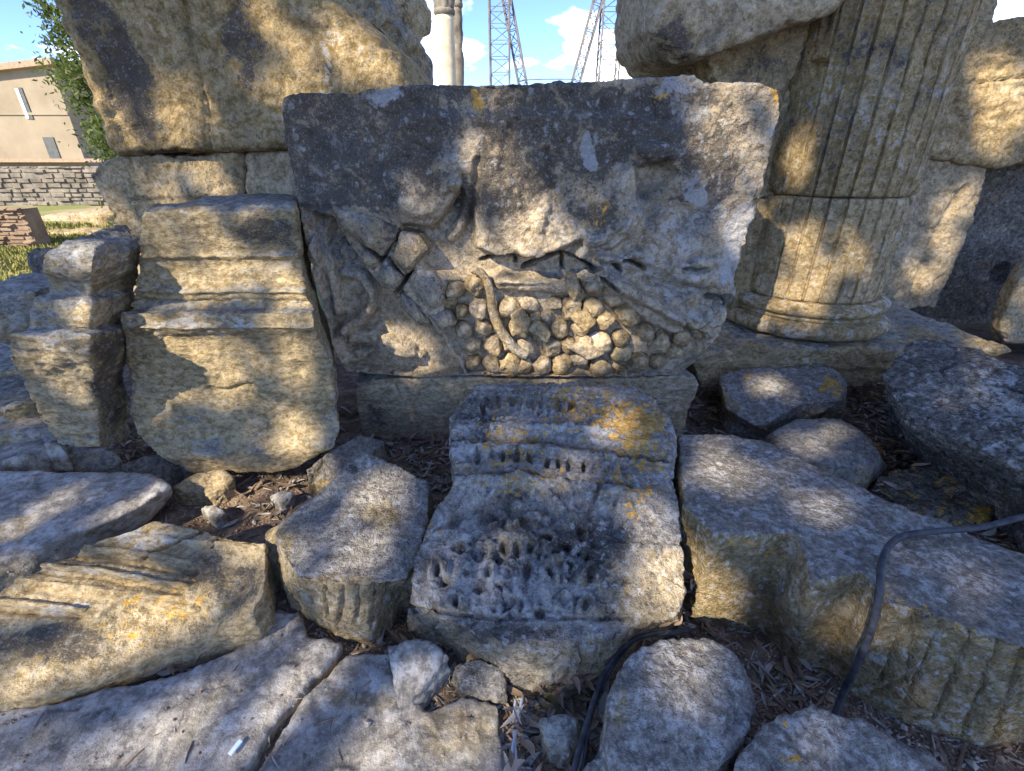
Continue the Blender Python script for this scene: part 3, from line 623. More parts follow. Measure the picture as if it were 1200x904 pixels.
# right wall: stones behind the column
rw = empty('ruined_wall', PY(1150, 360, 3.9), 'sunlit stone wall with a slanting broken edge, right of the fluted column', 'wall')
g1 = RY([(1040,232),(1010,362),(1042,366),(1078,360),(1098,362),(1118,310),(1138,262),(1152,222),(1160,194),(1150,186),(1060,180)], 3.75)
rock('wall_stone', [g1, back(g1, .6)], M_PIER, parent=rw, vox=.014, sm=3, lf=(.03, 2.5), mf=(.012, 12), strata=(.01, 2, 14), vgrain=True, warm=.75, feats=[('soft',[(1130,220),(1090,290),(1068,355)],7,-.04),('soft',[(1085,230),(1120,225)],3,-.02),('soft',[(1070,262),(1100,275)],3,-.02)])
g2 = RY([(1100,30),(1160,22),(1200,20),(1300,10),(1300,196),(1200,190),(1165,196),(1150,192),(1060,184),(1080,100)], 3.7)
rock('wall_stone', [g2, back(g2, .6)], M_PIER, parent=rw, vox=.014, sm=3, lf=(.03, 2.5), mf=(.012, 10), strata=(.012, 2, 12), warm=.8, pits=(.01, 16), feats=[('soft',[(1100,100),(1200,92)],3,-.03),('soft',[(1160,60),(1200,64)],3,-.02)], wear=[('d',1180,45,50,14,0,.4)])
g3 = RY([(1110,-80),(1150,-80),(1172,-40),(1176,0),(1172,40),(1120,40)], 3.9)
rock('wall_stone', [g3, back(g3, .5)], M_PIER, parent=rw, vox=.014, lf=(.03, 3), warm=.3)
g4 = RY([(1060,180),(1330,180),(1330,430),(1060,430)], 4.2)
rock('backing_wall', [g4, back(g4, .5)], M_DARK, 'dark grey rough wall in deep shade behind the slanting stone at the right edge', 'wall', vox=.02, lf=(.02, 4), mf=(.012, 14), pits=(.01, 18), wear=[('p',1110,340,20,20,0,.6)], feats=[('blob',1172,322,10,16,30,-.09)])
g5 = RY([(1212,305),(1192,325),(1180,350),(1168,385),(1172,405),(1260,420),(1300,300)], 3.3)
rock('round_stone', [back(g5, 0, .9), back(g5, .15, 1, 0, .08), back(g5, .4, .9, 0, .42)], M_PIER, 'brown rounded stone cut off by the right edge, in front of the dark wall', 'stone', vox=.014, sm=6, lf=(.03, 3), warm=.2, dark=.2)

# slab under the column
r0 = RY([(800,402),(830,385),(862,377),(950,380),(1046,372),(1100,372),(1150,384),(1180,396),(1182,408),(1164,416),(1130,418),(1075,425),(1060,440),(1010,452),(900,450),(820,450)], 2.62)
r0 = [Vector((p.x, p.y - (.05 if 0 else 0), min(p.z, .375))) for p in r0]
rock('base_slab', [[Vector((p.x, 2.58, p.z)) for p in r0], back(r0, .05), back(r0, 1.2, 1.0)], M_STRATA, 'long stone slab carrying the fluted column, its right end painted sunlit yellow', 'stone slab', vox=.012, sm=3, lf=(.02, 3), mf=(.009, 12), strata=(.014, 2, 20), warm=.35, top_grey=.4,
     wear=[('w',1155,400,35,20,0,1.2),('p',930,420,100,20,0,.4)])  # warm patch paints sunlight on the slab's right end

# ------------------------------------------------------------------ loose blocks on the right
def gr(name, top, bot, mat, label, ztop, zbot=None, cat='stone', **kw):
    t = RZ(top, ztop)
    if isinstance(bot, (int, float)): b = down(t, -.08, bot)
    else: b = RZ(bot, zbot)
    b2 = down(b, -.12, .97)
    rings = [down(t, 0, .93), t, b, b2] if False else [t, b, b2]
    return rock(name, rings, mat, label, cat, **kw)
# dark pitted block
t = RZ([(1034,440,.50),(1062,404,.56),(1108,398,.56),(1200,424,.60),(1300,440,.6),(1340,540,.5),(1230,560,.42),(1130,520,.42),(1062,490,.42)])
b = [Vector((p.x, p.y, -.05)) for p in t]
b = RZ([(1040,500),(1064,470),(1110,470),(1210,500),(1310,520),(1380,640),(1225,680),(1150,600),(1070,545)], .0)
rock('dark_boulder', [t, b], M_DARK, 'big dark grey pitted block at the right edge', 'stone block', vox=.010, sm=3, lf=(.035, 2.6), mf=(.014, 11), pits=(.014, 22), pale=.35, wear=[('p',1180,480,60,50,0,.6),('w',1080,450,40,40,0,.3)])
# small block
t = RZ([(842,440,.24),(868,432,.26),(974,428,.28),(990,446,.26),(986,470,.22),(940,474,.2),(886,500,.13),(850,478,.16)])
b = RZ([(846,478),(866,462),(972,462),(990,472),(988,486),(945,494),(900,506),(858,494)], .06)
rock('lichened_block', [t, b, down(b, -.03)], M_GREY, 'small squared grey block with yellow lichen at its right corner, below the column slab', 'stone block', vox=.008, sm=2, lf=(.015, 5), mf=(.006, 18), pale=.5, wear=[('o',978,456,14,10,0,1.6),('o',878,440,8,10,0,1.0),('w',850,465,12,25,0,1.2),('d',850,480,12,20,0,.4)])
# rounded stone
t = RZ([(905,505,.17),(935,491,.2),(985,492,.2),(1015,510,.19),(1032,532,.16),(1015,548,.15),(960,545,.17),(915,530,.16)])
m_ = RZ([(894,514),(930,498),(990,498),(1026,520),(1040,548),(1020,570),(955,566),(902,538)], .07)
rock('rounded_stone', [back(t, 0, .75, .02), t, m_, down(m_, -.05, .9)], M_GREY, 'smooth rounded stone lying between the squared grey block and the long notched block', 'stone', vox=.008, sm=6, lf=(.012, 5), mf=(.004, 16), pits=(.002, 26), warm=.25, pale=.2, feats=[('line',[(925,525),(960,548),(1000,552)],1.6,-.006)], fdir=(0,-.5,1), wear=[('d',905,540,22,20,0,.4),('w',925,545,25,14,0,.6)])
# mossy
t = RZ([(1030,560,.1),(1065,546,.12),(1108,540,.14),(1140,558,.13),(1168,596,.07),(1150,606,.06),(1110,600,.08),(1060,592,.08)])
rock('mossy_stone', [t, down(t, -.06, 1.12)], M_DARK, 'low dark stone with yellow green moss beside the big dark block', 'stone', vox=.008, sm=3, lf=(.02, 6), mf=(.01, 20), orange=.45, warm=.6, wear=[('o',1130,560,20,12,0,.9),('o',1155,595,20,12,0,.7)])
# long notched block
TOP = [(794,508),(845,506),(890,514),(960,546),(1050,590),(1130,618),(1230,655),(1330,720),(1290,800),(1200,758),(1145,740),(1087,718),(1042,712),(1012,670),(950,686),(934,624),(880,626),(836,626),(800,590)]
BOT = [(800,560),(850,560),(900,570),(980,600),(1070,650),(1150,690),(1250,720),(1340,800),(1290,900),(1200,866),(1151,873),(1058,843),(988,802),(968,770),(934,768),(898,722),(862,716),(818,706),(800,650)]
t = RZ(TOP, .38); zb = [.0]*8 + [0,0,0,0,.0,.03,.03,.06,.08,.09,.05]; b = [PZ(x, y, z) for (x, y), z in zip(BOT, zb)]
for i in list(range(0, 8)) + [18]: b[i] = Vector((t[i].x, t[i].y, 0))
N_feats = [('line',[(1078,716),(1062,800),(1020,815)],2.2,-.012)] + [('line',[p,q],2.2,-.026) for p,q in (((1074,716),(1030,800)),((1108,730),(1062,822)),((1140,742),(1095,845)),((1172,752),(1130,862)),((1200,762),(1168,866)),((1050,700),(1008,780)))]
rock('notched_block', [t, b, down(b, -.1)], M_GREY, 'long grey block with a stepped notched edge and fluted curved end at the right front', 'stone block', vox=.0075, sm=2, lf=(.010, 3), mf=(.004, 16), hf=(.002, 60), pits=(.002, 34),
     strata=(.003, 4, 24), feats=N_feats, fdir=(-.2, -1, .0), pale=.45, top_grey=1.2, warm=.9, wear=[('p',1000,610,200,60,20,.3),('d',900,700,50,40,0,.15),('o',1040,690,14,10,0,.8),('o',1110,725,60,10,25,.5),('o',880,640,50,8,0,.7),('o',1185,770,30,12,0,.6)])  # faint dark patch paints shade on the recessed front face

# ------------------------------------------------------------------ central palmette block
t = RZ([(532,480,.44),(562,452,.47),(600,448,.48),(680,449,.48),(745,450,.47),(772,470,.45),(788,500,.43),(793,560,.40),(800,630,.33),(808,690,.26),(795,722,.22),(745,735,.21),(716,752,.20),(655,768,.18),(600,758,.19),(540,735,.21),(480,704,.24),(482,655,.29),(506,600,.34),(530,560,.385),(527,510,.42)])
b = [Vector((p.x, p.y, 0)) for p in t]
def pull(i, px, py, z): b[i] = PZ(px, py, z)
for i, (px, py) in {10:(800,738),11:(752,748),12:(722,784),13:(660,806),14:(600,797),15:(535,762),16:(478,722)}.items(): pull(i, px, py, .03)
O_feats = []
rs = np.random.default_rng(8)
for k in range(7): O_feats.append(('blob', 568 + k * 17 + rs.uniform(-3, 3), 472 + rs.uniform(-2, 3), rs.uniform(3, 5.5), rs.uniform(7, 12), rs.uniform(-12, 12), -rs.uniform(.006, .03)))
for k in range(7): O_feats.append(('line', [(560 + k * 17, 486), (564 + k * 17, 462), (572 + k * 17, 486)], 2.2, rs.uniform(0, .012)))
O_feats += [('line',[(528,492),(600,490),(690,494),(740,502)],2.0,-.012),('line',[(526,515),(580,514),(650,518),(720,530),(780,540)],2.8,-.02),('soft',[(526,500),(700,503)],6,.008),
    ('line',[(548,556),(620,556),(690,568),(740,572)],2.4,-.018),('soft',[(545,522),(720,532)],8,.012)]
for k in range(12):
    x = 560 + k * 15.5 + rs.uniform(-3, 3); y = 533 + k * 1.5 + rs.uniform(-2, 2)
    O_feats.append(('blob', x, y, rs.uniform(2.5, 4.5), rs.uniform(6, 10), rs.uniform(-15, 15), -rs.uniform(.008, .032) * (1 if k < 9 else .4)))
O_feats.append(('poly', [(540,558),(700,566),(740,580),(745,600),(700,596),(640,566),(600,556),(560,566)], 5, .008))
for (x0, n_, y0, dy_, w_, hgt_) in ((540, 6, 634, 24, 26, .016), (518, 8, 666, 26, 25, .018), (506, 8, 700, 22, 26, .015)):
    for k in range(n_):
        x = x0 + k * w_ + rs.uniform(-4, 4); y = y0 + rs.uniform(-5, 5); h_ = hgt_ * rs.uniform(.15, 1.1)
        O_feats.append(('line', [(x - 8, y + dy_ * .5), (x - 7, y), (x, y - dy_ * .35), (x + 7, y), (x + 8, y + dy_ * .5)], 4.5, h_)); O_feats.append(('blob', x + rs.uniform(-3, 3), y + 4, rs.uniform(3, 6), dy_ * rs.uniform(.2, .42), rs.uniform(-30, 30), -h_ * rs.uniform(.4, 1.8)))
O_feats = [(f[:-1] + (f[-1] * 1.45,)) for f in O_feats]
O_feats += [('poly',[(530,490),(600,488),(700,492),(775,502),(785,520),(720,524),(650,513),(580,510),(528,510)],3,.012), ('poly',[(532,557),(620,558),(700,571),(790,578),(792,592),(700,584),(620,568),(530,570)],3,.012),
    ('poly',[(545,452),(745,452),(770,468),(700,466),(545,463)],3,.008), ('poly',[(500,618),(560,620),(680,634),(800,640),(802,650),(680,645),(560,630),(496,628)],3,.008), ('line',[(486,715),(600,724),(740,722)],3,-.012)]
O_feats += [('poly',[(556,612),(566,584),(584,568),(606,564),(640,576),(662,600),(652,622),(600,618)],14,-.03),('line',[(556,614),(568,584),(588,564),(606,560)],3.2,.010),('line',[(606,560),(640,574),(668,604),(674,630)],3.5,.012),
    ('blob',585,598,10,9,20,.024),('blob',606,588,9,8,0,.024),('blob',624,602,12,8,-20,.026),('blob',600,612,10,6,0,.02),('line',[(575,616),(590,602),(600,620),(612,600),(625,618)],2.2,.02),('blob',640,606,7,8,0,.025),
    ('line',[(650,560),(668,580),(676,620)],3,.014),('line',[(700,575),(690,600),(694,640)],3,-.016),('line',[(720,590),(715,625)],3,-.014)]
rs = np.random.default_rng(5)
for (x, y, rx, ry, h) in [(538,640,9,7,-.03),(560,650,6,8,-.03),(585,655,6,9,-.03),(606,645,5,10,-.03),(640,630,9,6,-.035),(662,640,8,7,-.035),(680,620,6,6,-.03),(618,668,5,12,-.025),(560,690,7,6,-.03),(596,706,8,7,-.035),(632,716,7,7,-.035),(520,680,7,8,-.03),(570,640,12,4,.02),
        (600,632,16,6,.025),(655,655,12,5,.02),(545,668,7,16,.02),(575,678,6,16,.022),(606,686,7,18,.022),(640,690,8,18,.02),(670,660,5,5,-.03),(690,655,5,5,-.025),(655,700,4,4,-.02),(665,676,4,4,-.02),(700,640,8,5,-.02),(630,650,4,4,-.02),(715,660,6,5,-.018),(532,610,8,10,-.02)]:
    O_feats.append(('blob', x, y, rx, ry, 0, h))
for _ in range(26):
    O_feats.append(('blob', rs.uniform(505,720), rs.uniform(615,720), rs.uniform(1.8,6), rs.uniform(1.8,4), rs.uniform(0,180), -rs.uniform(.006,.02)))
for _ in range(40):
    O_feats.append(('blob', rs.uniform(540,770), rs.uniform(460,600), rs.uniform(2,6), rs.uniform(2,5), 0, rs.uniform(-.012,.008)))
rock('palmette_block', [t, b, down(b, -.1)], M_GREY, 'tilted grey block with orange lichen and worn palmette carving, below the garland block', 'carved block', vox=.0055, sm=2, lf=(.018, 4), mf=(.010, 19), hf=(.003, 60), pits=(.007, 22),
     feats=O_feats, gain=1.25, fdir=(0, -.35, .94), dark=.36, warm=.3, pale=.35, top_grey=.6,
     wear=[('o',640,480,120,40,0,.55),('o',710,480,80,40,0,.35),('o',745,540,55,60,0,.7),('o',600,540,80,40,0,.6),('o',760,500,30,60,0,.5),('o',740,610,30,30,0,.4),('o',620,610,60,40,0,.2),('o',510,625,18,18,0,.5),('d',560,490,40,30,0,.3),('p',600,690,110,40,0,1.0),('p',640,500,60,20,0,.7),('p',560,520,40,30,0,.8),('d',700,640,60,40,0,.5),('d',560,660,60,20,0,.5),('d',600,740,80,16,0,.4),('p',540,650,30,40,0,.6),('p',690,510,25,10,0,1.2),('w',770,690,60,50,0,1.0),('d',640,760,120,30,0,-.2),('w',620,770,140,30,0,.9),('p',800,520,16,60,0,.9),('o',735,700,10,8,0,.9)])  # warm patch at lower right paints a sunlit spot

# ------------------------------------------------------------------ stones in front, left of centre
t = RZ([(368,580,.26),(396,556,.29),(428,531,.32),(470,545,.31),(506,562,.30),(504,600,.28),(494,640,.26),(478,680,.24),(446,684,.25),(400,690,.25),(348,676,.25),(330,652,.26),(318,622,.25),(340,600,.26)])
b = [Vector((p.x, p.y, .02)) for p in t]
for i, (px, py) in {7:(470,690),8:(432,736),9:(392,728),10:(352,706),11:(330,690),12:(308,642),13:(312,624)}.items(): b[i] = PZ(px, py, .09 if i < 11 else .12)
P_f = [('line',[(x,686),(x-4+k,730)],3.2,-.02) for k, x in enumerate((402,420,438,454))] + [('line',[(380,690),(386,722)],2,-.014),('line',[(356,684),(368,712)],2,-.008)]
rock('fluted_fragment', [t, b, down(b, -.08, .9)], M_GREY, 'grey angular stone with short flutes cut in its front edge, left of the palmette block', 'stone fragment', vox=.0075, sm=3, lf=(.015, 4), mf=(.006, 14), pits=(.004, 28), feats=P_f, fdir=(0, -1, .2),
     pale=.25, top_grey=.7, warm=.6, dark=.15, wear=[('w',325,655,20,50,-30,1.3),('o',458,595,20,25,0,.4),('d',416,554,8,7,0,2.0),('w',410,700,80,25,0,.8),('w',440,600,30,20,0,.5)])  # faint warm patch on the top paints its sunlit spot
# long fragment with fillets, left
t = RZ([(-70,740,.16),(0,690,.20),(60,655,.22),(120,632,.23),(182,612,.23),(240,622,.22),(312,634,.21),(312,690,.19),(296,716,.17),(250,744,.09),(150,782,.06),(60,812,.06),(0,826,.06),(-80,838,.06)])
b = down(t, -.05, 1.0)
Q_f = [('line',[(20,678),(110,690),(215,704)],2.5,.008),('line',[(150,628),(220,634),(300,640)],2.5,.008),('soft',[(30,690),(150,706),(240,722)],5,-.006),('line',[(40,660),(120,670),(220,688)],3,.018),('soft',[(40,668),(120,678),(215,696)],6,-.012),('line',[(-10,703),(50,710),(98,716)],3,.018),('soft',[(-10,712),(96,724)],6,-.012),
       ('line',[(80,640),(160,650),(240,660)],4,.012),('soft',[(60,650),(150,660),(230,672)],6,-.014),('line',[(170,655),(240,620)],2,-.02),('line',[(100,640),(200,622),(250,616)],3,.01),('line',[(245,640),(252,630),(262,634)],2,-.02),('line',[(60,690),(150,704),(230,716)],5,.006)]
rock('filleted_fragment', [t, b], M_STRATA, 'long tan fragment crossed by raised fillets, lying at the lower left', 'stone fragment', vox=.0075, sm=3, lf=(.014, 3), mf=(.005, 13), strata=(.006, 5, 26), pits=(.003, 26), feats=Q_f, gain=1.7, fdir=(0, -.45, .9),
     warm=.7, top_grey=.35, wear=[('o',200,705,80,20,0,.7),('o',150,740,60,16,0,.5),('d',260,680,50,40,0,.6),('d',60,755,80,25,0,.9),('p',70,710,50,8,5,1.0),('p',120,672,90,6,8,1.2),('p',180,630,60,14,0,.9),('d',280,690,30,30,0,.5)])  # orange patches repeat the sun streaks as colour
# flat slab
t = RZ([(-120,580),(-60,548),(0,549),(90,551),(172,554),(198,570),(165,592),(122,612),(60,634),(0,656),(-100,690)], .15)
b = [Vector((p.x, p.y, -.02)) for p in t]; b[5] = PZ(203, 582, .02); b[6] = PZ(170, 618, .02); b[7] = PZ(128, 634, .02)
rock('flat_slab', [t, b], M_BLUE, 'flat smooth bluish grey slab at the left edge, behind the tan filleted fragment', 'stone slab', vox=.009, sm=3, lf=(.014, 2.5), mf=(.005, 12), pale=.6, top_grey=.6, warm=.3, wear=[('w',20,618,40,14,-20,.9),('w',130,575,20,10,-20,.6)])  # first warm patch paints a pool of sun into the stone

small = [
 ('rubble_stone', [(36,530,.10),(70,522,.11),(128,524,.11),(140,536,.08),(135,552,.03),(60,552,.03),(34,545,.03)], M_STRATA, 'low brown stone at the foot of the stepped narrow stone', .2, 0),
 ('rubble_stone', [(140,546,.07),(176,532,.09),(206,530,.09),(214,546,.05),(195,560,.02),(150,558,.02)], M_GREY, 'small grey stone between the foot of the moulded block and the flat slab', .1, .2),
 ('rubble_stone', [(200,572,.06),(225,556,.09),(262,550,.10),(274,560,.08),(250,582,.03),(214,584,.02)], M_STRATA, 'tan flat stone on bare soil below the moulded block', .7, 0),
 ('rubble_stone', [(358,552,.13),(384,528,.17),(424,508,.19),(452,516,.17),(440,530,.15),(398,556,.1),(366,566,.06)], M_GREY, 'grey wedge of stone between the moulded block and the fluted fragment', .4, .2),
 ('rubble_stone', [(455,758,.12),(478,750,.14),(505,752,.14),(528,768,.11),(505,796,.08),(484,826,.05),(464,830,.04),(460,795,.08)], M_BLUE, 'small pale triangular stone lying on the soil at the foot of the palmette block', .1, .8),
 ('rubble_stone', [(528,778,.05),(560,768,.06),(592,784,.06),(594,812,.04),(580,824,.02),(540,806,.03)], M_GREY, 'flat grey stone tucked under the lower edge of the palmette block', .0, .2),
 ('rubble_stone', [(630,842,.08),(655,834,.09),(684,842,.08),(676,872,.06),(662,896,.03),(644,884,.04)], M_STRATA, 'small brown stone among dry leaves at the bottom centre', .2, 0),
 ('rubble_stone', [(238,596,.02),(256,594,.03),(266,602,.025),(252,612,.01)], M_BLUE, 'tiny pale stone on the soil between flat slab and fluted fragment', .1, .8),
 ('rubble_stone', [(316,582,.03),(338,574,.04),(346,580,.03),(330,594,.02)], M_BLUE, 'tiny whitish stone on reddish soil beside the fluted fragment', .1, .8),
 ('rubble_stone', [(205,548,.09),(228,540,.1),(240,548,.08),(222,556,.04)], M_GREY, 'small dark pebble wedged under the moulded block', .1, .1),
 ('rubble_stone', [(1050,612,.06),(1078,606,.07),(1096,618,.05),(1070,628,.03)], M_DARK, 'small dark stone behind the cable on the notched block', .1, .1),
]
for nm, tp, mt, lb, wm, pl in small:
    t = RZ(tp); rock(nm, [back(t, .0, .8, .012), t, down(t, -.05, 1.06)], mt, lb, 'stone', vox=.006, sm=3, lf=(.012, 7), mf=(.005, 22), warm=wm, pale=pl, pits=(.003, 34), group=None)
# steps of small slabs at far left
stepz = [([(-60,452),(0,434),(30,440),(52,468),(20,476),(-60,486)], .30), ([(-80,480),(10,470),(58,480),(66,500),(20,508),(-80,520)], .22), ([(-80,512),(30,498),(50,510),(62,520),(20,536),(-80,552)], .17),
         ([(34,492),(62,486),(72,500),(70,518),(50,520)], .2), ([(-60,404),(0,396),(30,410),(20,432),(-60,440)], .34)]
names = ['lowest but one paving slab at the left edge', 'middle paving slab of the rough steps at the left edge', 'bottom paving slab of the rough steps at the left edge, above the flat slab', 'small upright bluish stone beside the foot of the stepped narrow stone', 'topmost flat stone of the rough steps at the left edge']
names[0] = 'second flat stone from the top of the rough steps at the left edge'
for (tp, z), lb in zip(stepz, names):
    t = RZ(tp, z); rock('step_slab', [t, down(t, z - .16, 1.02)], M_BLUE if z < .25 else M_STRATA, lb, 'stone slab', vox=.010, sm=3, lf=(.02, 4), mf=(.006, 14), strata=(.006, 3, 24), pale=.5, warm=.3)
q = RY([(0,338),(22,334),(42,344),(40,372),(30,396),(6,398),(-60,400),(-60,340)], 2.2); rock('rough_stone', ringy([(-60,342),(0,340),(40,338),(44,350),(38,378),(22,402),(-60,404)], 2.15, .5), M_STRATA, 'dark-sided rough stone behind the ledges of the stepped narrow stone', 'stone', vox=.012, sm=3, lf=(.03, 4), dark=.3, pale=.3)
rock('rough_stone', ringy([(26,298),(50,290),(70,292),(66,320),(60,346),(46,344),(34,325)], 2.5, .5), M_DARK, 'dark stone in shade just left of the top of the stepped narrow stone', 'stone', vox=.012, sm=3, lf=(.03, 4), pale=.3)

# front slabs at the bottom
t = RZ([(-200,870),(-60,842),(60,822),(200,790),(270,762),(325,706),(352,712),(362,742),(402,752),(360,800),(322,848),(268,930),(200,1100),(-300,1100)], .035)
rock('paving_slab', [t, down(t, -.1)], M_BLUE, 'large bluish grey paving slab at the bottom left, under the filleted fragment', 'paving slab', vox=.009, sm=3, lf=(.012, 2.8), mf=(.006, 12), pits=(.002, 30), pale=.55, top_grey=.6, warm=.45,
     feats=[('line',[(-20,856),(0,848),(30,838),(60,828),(92,830),(110,838),(130,828)],1.6,-.014),('line',[(196,832),(220,818),(236,806),(262,800)],1.6,-.008),('poly',[(60,850),(140,826),(190,840),(180,904),(60,904)],8,-.008),('poly',[(250,790),(300,745),(340,740),(330,790),(280,820)],5,-.007)], fdir=(0,0,1), wear=[('w',60,860,60,25,-10,.7),('w',250,800,20,30,0,.3)])
t = RZ([(432,760),(458,762),(462,800),(500,830),(540,812),(586,826),(590,880),(596,960),(620,1100),(260,1100),(300,900),(356,820),(400,765)], .03)
rock('paving_slab', [t, down(t, -.1)], M_BLUE, 'grey paving slab at the bottom, right of the narrow joint with a bottle-green crack of soil'.replace('with a bottle-green crack of soil', 'running towards the camera'), 'paving slab', vox=.009, sm=3, lf=(.012, 3), mf=(.007, 12), pits=(.003, 28), pale=.5, top_grey=.5, warm=.45, feats=[('poly',[(380,790),(440,800),(470,850),(420,904),(350,904)],7,-.008),('line',[(470,840),(500,850),(520,880),(516,910)],1.6,-.01),('poly',[(500,850),(560,838),(570,880),(520,900)],4,.006)], fdir=(0,0,1), wear=[('d',330,880,30,30,0,.5),('w',420,820,50,20,0,.5),('w',540,860,50,40,0,.7),('p',350,790,20,14,0,1.0)])
# front boulders
t = RZ([(738,766,.24),(775,752,.26),(828,746,.26),(858,762,.25),(884,800,.22),(886,835,.20),(862,872,.2),(835,904,.19),(790,935,.18),(720,920,.18),(706,870,.20),(716,800,.23)])
b = down(t, -.08, 1.02); b[11] = PZ(700, 880, .0)
rock('front_boulder', [back(t, 0, .9, .012), t, b], M_GREY, 'round-topped grey boulder at the bottom, right of the black cable', 'boulder', vox=.0075, sm=3, lf=(.014, 4), mf=(.007, 16), pits=(.004, 32), pale=.7, top_grey=.5, dark=.1,
     feats=[('poly',[(748,770),(800,757),(850,770),(872,815),(852,850),(805,868),(765,862),(744,820)],5,.010)], fdir=(0,-.2,1), wear=[('w',728,830,14,60,5,.8)])
t = RZ([(690,888,.13),(720,878,.15),(770,886,.15),(800,930,.14),(760,1000,.1),(660,1000,.08),(672,920,.1)])
rock('front_boulder', [t, down(t, -.05, 1.05)], M_GREY, 'grey stone poking in at the bottom edge below the round-topped boulder', 'boulder', vox=.008, lf=(.012, 5), mf=(.006, 18), pale=.5)
t = RZ([(872,870,.22),(905,838,.25),(955,826,.26),(1010,838,.25),(1060,868,.23),(1110,905,.2),(1150,990,.16),(1000,1080,.15),(860,1000,.17),(858,905,.2)])
rock('front_boulder', [back(t, 0, .88, .015), t, down(t, -.08, 1.04)], M_GREY, 'rough grey boulder cut off by the bottom edge at the right, below the cable end', 'boulder', vox=.0075, sm=3, lf=(.02, 4), mf=(.008, 18), pits=(.004, 30), pale=.6, orange=.1, wear=[('o',918,856,8,6,0,1.3),('o',930,895,8,6,0,1.2)])

# ------------------------------------------------------------------ cables
def cable(name, pts, r, mat, label, cat='cable', **kw):
    me = tube_mesh(pts, r, 10, 8); me.materials.append(mat); o = link(name, me, mat); return tagit(o, label, cat, **kw)
cable('cable', [PZ(1330,585,.44), PZ(1260,596,.45), PZ(1200,606,.44), PZ(1150,618,.41), PZ(1095,623,.405), PZ(1060,628,.40), PZ(1042,640,.405), PZ(1033,662,.405), PZ(1031,690,.40), PZ(1026,720,.34), PZ(1015,755,.24), PZ(1000,788,.14), PZ(986,818,.05), PZ(975,850,.0)], .0095, M_CABLE, 'thick black cable bent over the long notched block')
cable('cable', [PZ(815,735,.13), PZ(788,742,.15), PZ(752,746,.15), PZ(728,762,.13), PZ(708,790,.10), PZ(696,822,.11), PZ(684,860,.10), PZ(672,905,.09), PZ(662,960,.08)], .0075, M_CABLE, 'black cable curling between the palmette block and the round-topped boulder', group='cables beside the front boulder')
cable('cable', [PZ(800,741,.12), PZ(775,741,.16), PZ(745,750,.14), PZ(722,775,.11), PZ(704,808,.09), PZ(692,842,.10), PZ(686,880,.09), PZ(680,930,.08)], .005, M_CABLE, 'thinner black cable running alongside the curling cable at the boulder', group='cables beside the front boulder')
M_WIRE = simple_mat('pale_plastic_tube', (0.40, 0.42, 0.44), (0.55, 0.56, 0.58), 20, .5, .1)
cable('tube', [PZ(612,818,.06), PZ(606,850,.05), PZ(596,904,.05), PZ(588,960,.05)], .0042, M_WIRE, 'left one of two thin pale tubes in the leaf litter at the bottom')
cable('tube', [PZ(604,820,.05), PZ(602,850,.045), PZ(605,904,.045), PZ(600,960,.045)], .0038, M_WIRE, 'right one of two thin pale tubes in the leaf litter at the bottom')
M_CLIP = simple_mat('blue_white_plastic', (0.45, 0.6, 0.8), (0.7, 0.78, 0.85), 20, .4, .0)
def box_me(sx, sy, sz):
    bm = bmesh.new(); bmesh.ops.create_cube(bm, size=1); bmesh.ops.scale(bm, vec=(sx, sy, sz), verts=bm.verts); bmesh.ops.bevel(bm, geom=bm.edges[:], offset=min(sx, sy, sz) * .2, segments=2, affect='EDGES')
    me = bpy.data.meshes.new('b'); bm.to_mesh(me); bm.free(); return me
o = link('plastic_scrap', box_me(.012, .035, .006), M_CLIP, None, PZ(276, 876, .05)); o.rotation_euler = (.1, .2, -.4); tagit(o, 'tiny pale blue plastic scrap in the joint between the two paving slabs', 'litter')

# ------------------------------------------------------------------ fallen leaves
def leaf_mesh(seed, L_=.075, W=.019):
    r = np.random.default_rng(seed); vs = []; fs = []; n = 8; curl = r.uniform(-.5, 1.0); tw = r.uniform(-.9, .9); fold = r.uniform(.2, .9); bend = r.uniform(-.3, .3)
    for i in range(n + 1):
        t = i / n; w = W * (math.sin(math.pi * min(1, t * 1.02 + .02)) ** .8) * (1 - .15 * t); x = (t - .5) * L_; z = curl * .35 * L_ * (t - .5) ** 2 * 4 * .5 + .004; a = tw * (t - .5)
        y0 = bend * L_ * (t - .5) ** 2 * 2
        for s in (-1, 0, 1):
            yy = s * w * .5; zz = abs(s) * w * .5 * fold
            vs.append((x, y0 + yy * math.cos(a) - zz * math.sin(a), z + yy * math.sin(a) + zz * math.cos(a)))
    for i in range(n):
        for k in range(2): fs.append((i*3+k, i*3+k+1, (i+1)*3+k+1, (i+1)*3+k))
    me = mesh_np(vs, fs); set_smooth(me); return me
def leaf_mat(name, a, b):
    m = simple_mat(name, a, b, 25, .75, .3); return m
LM = [leaf_mat('dry_leaf_brown', (0.16, 0.11, 0.07), (0.30, 0.22, 0.15)), leaf_mat('dry_leaf_grey', (0.27, 0.255, 0.23), (0.46, 0.43, 0.38)), leaf_mat('dry_leaf_tan', (0.36, 0.25, 0.17), (0.52, 0.39, 0.28)), leaf_mat('dry_leaf_olive', (0.11, 0.11, 0.055), (0.20, 0.19, 0.11))]
lmesh = {}
for k in range(6):
    for j in range(4):
        me = leaf_mesh(300 + k); me.materials.append(LM[j]); lmesh[(k, j)] = me
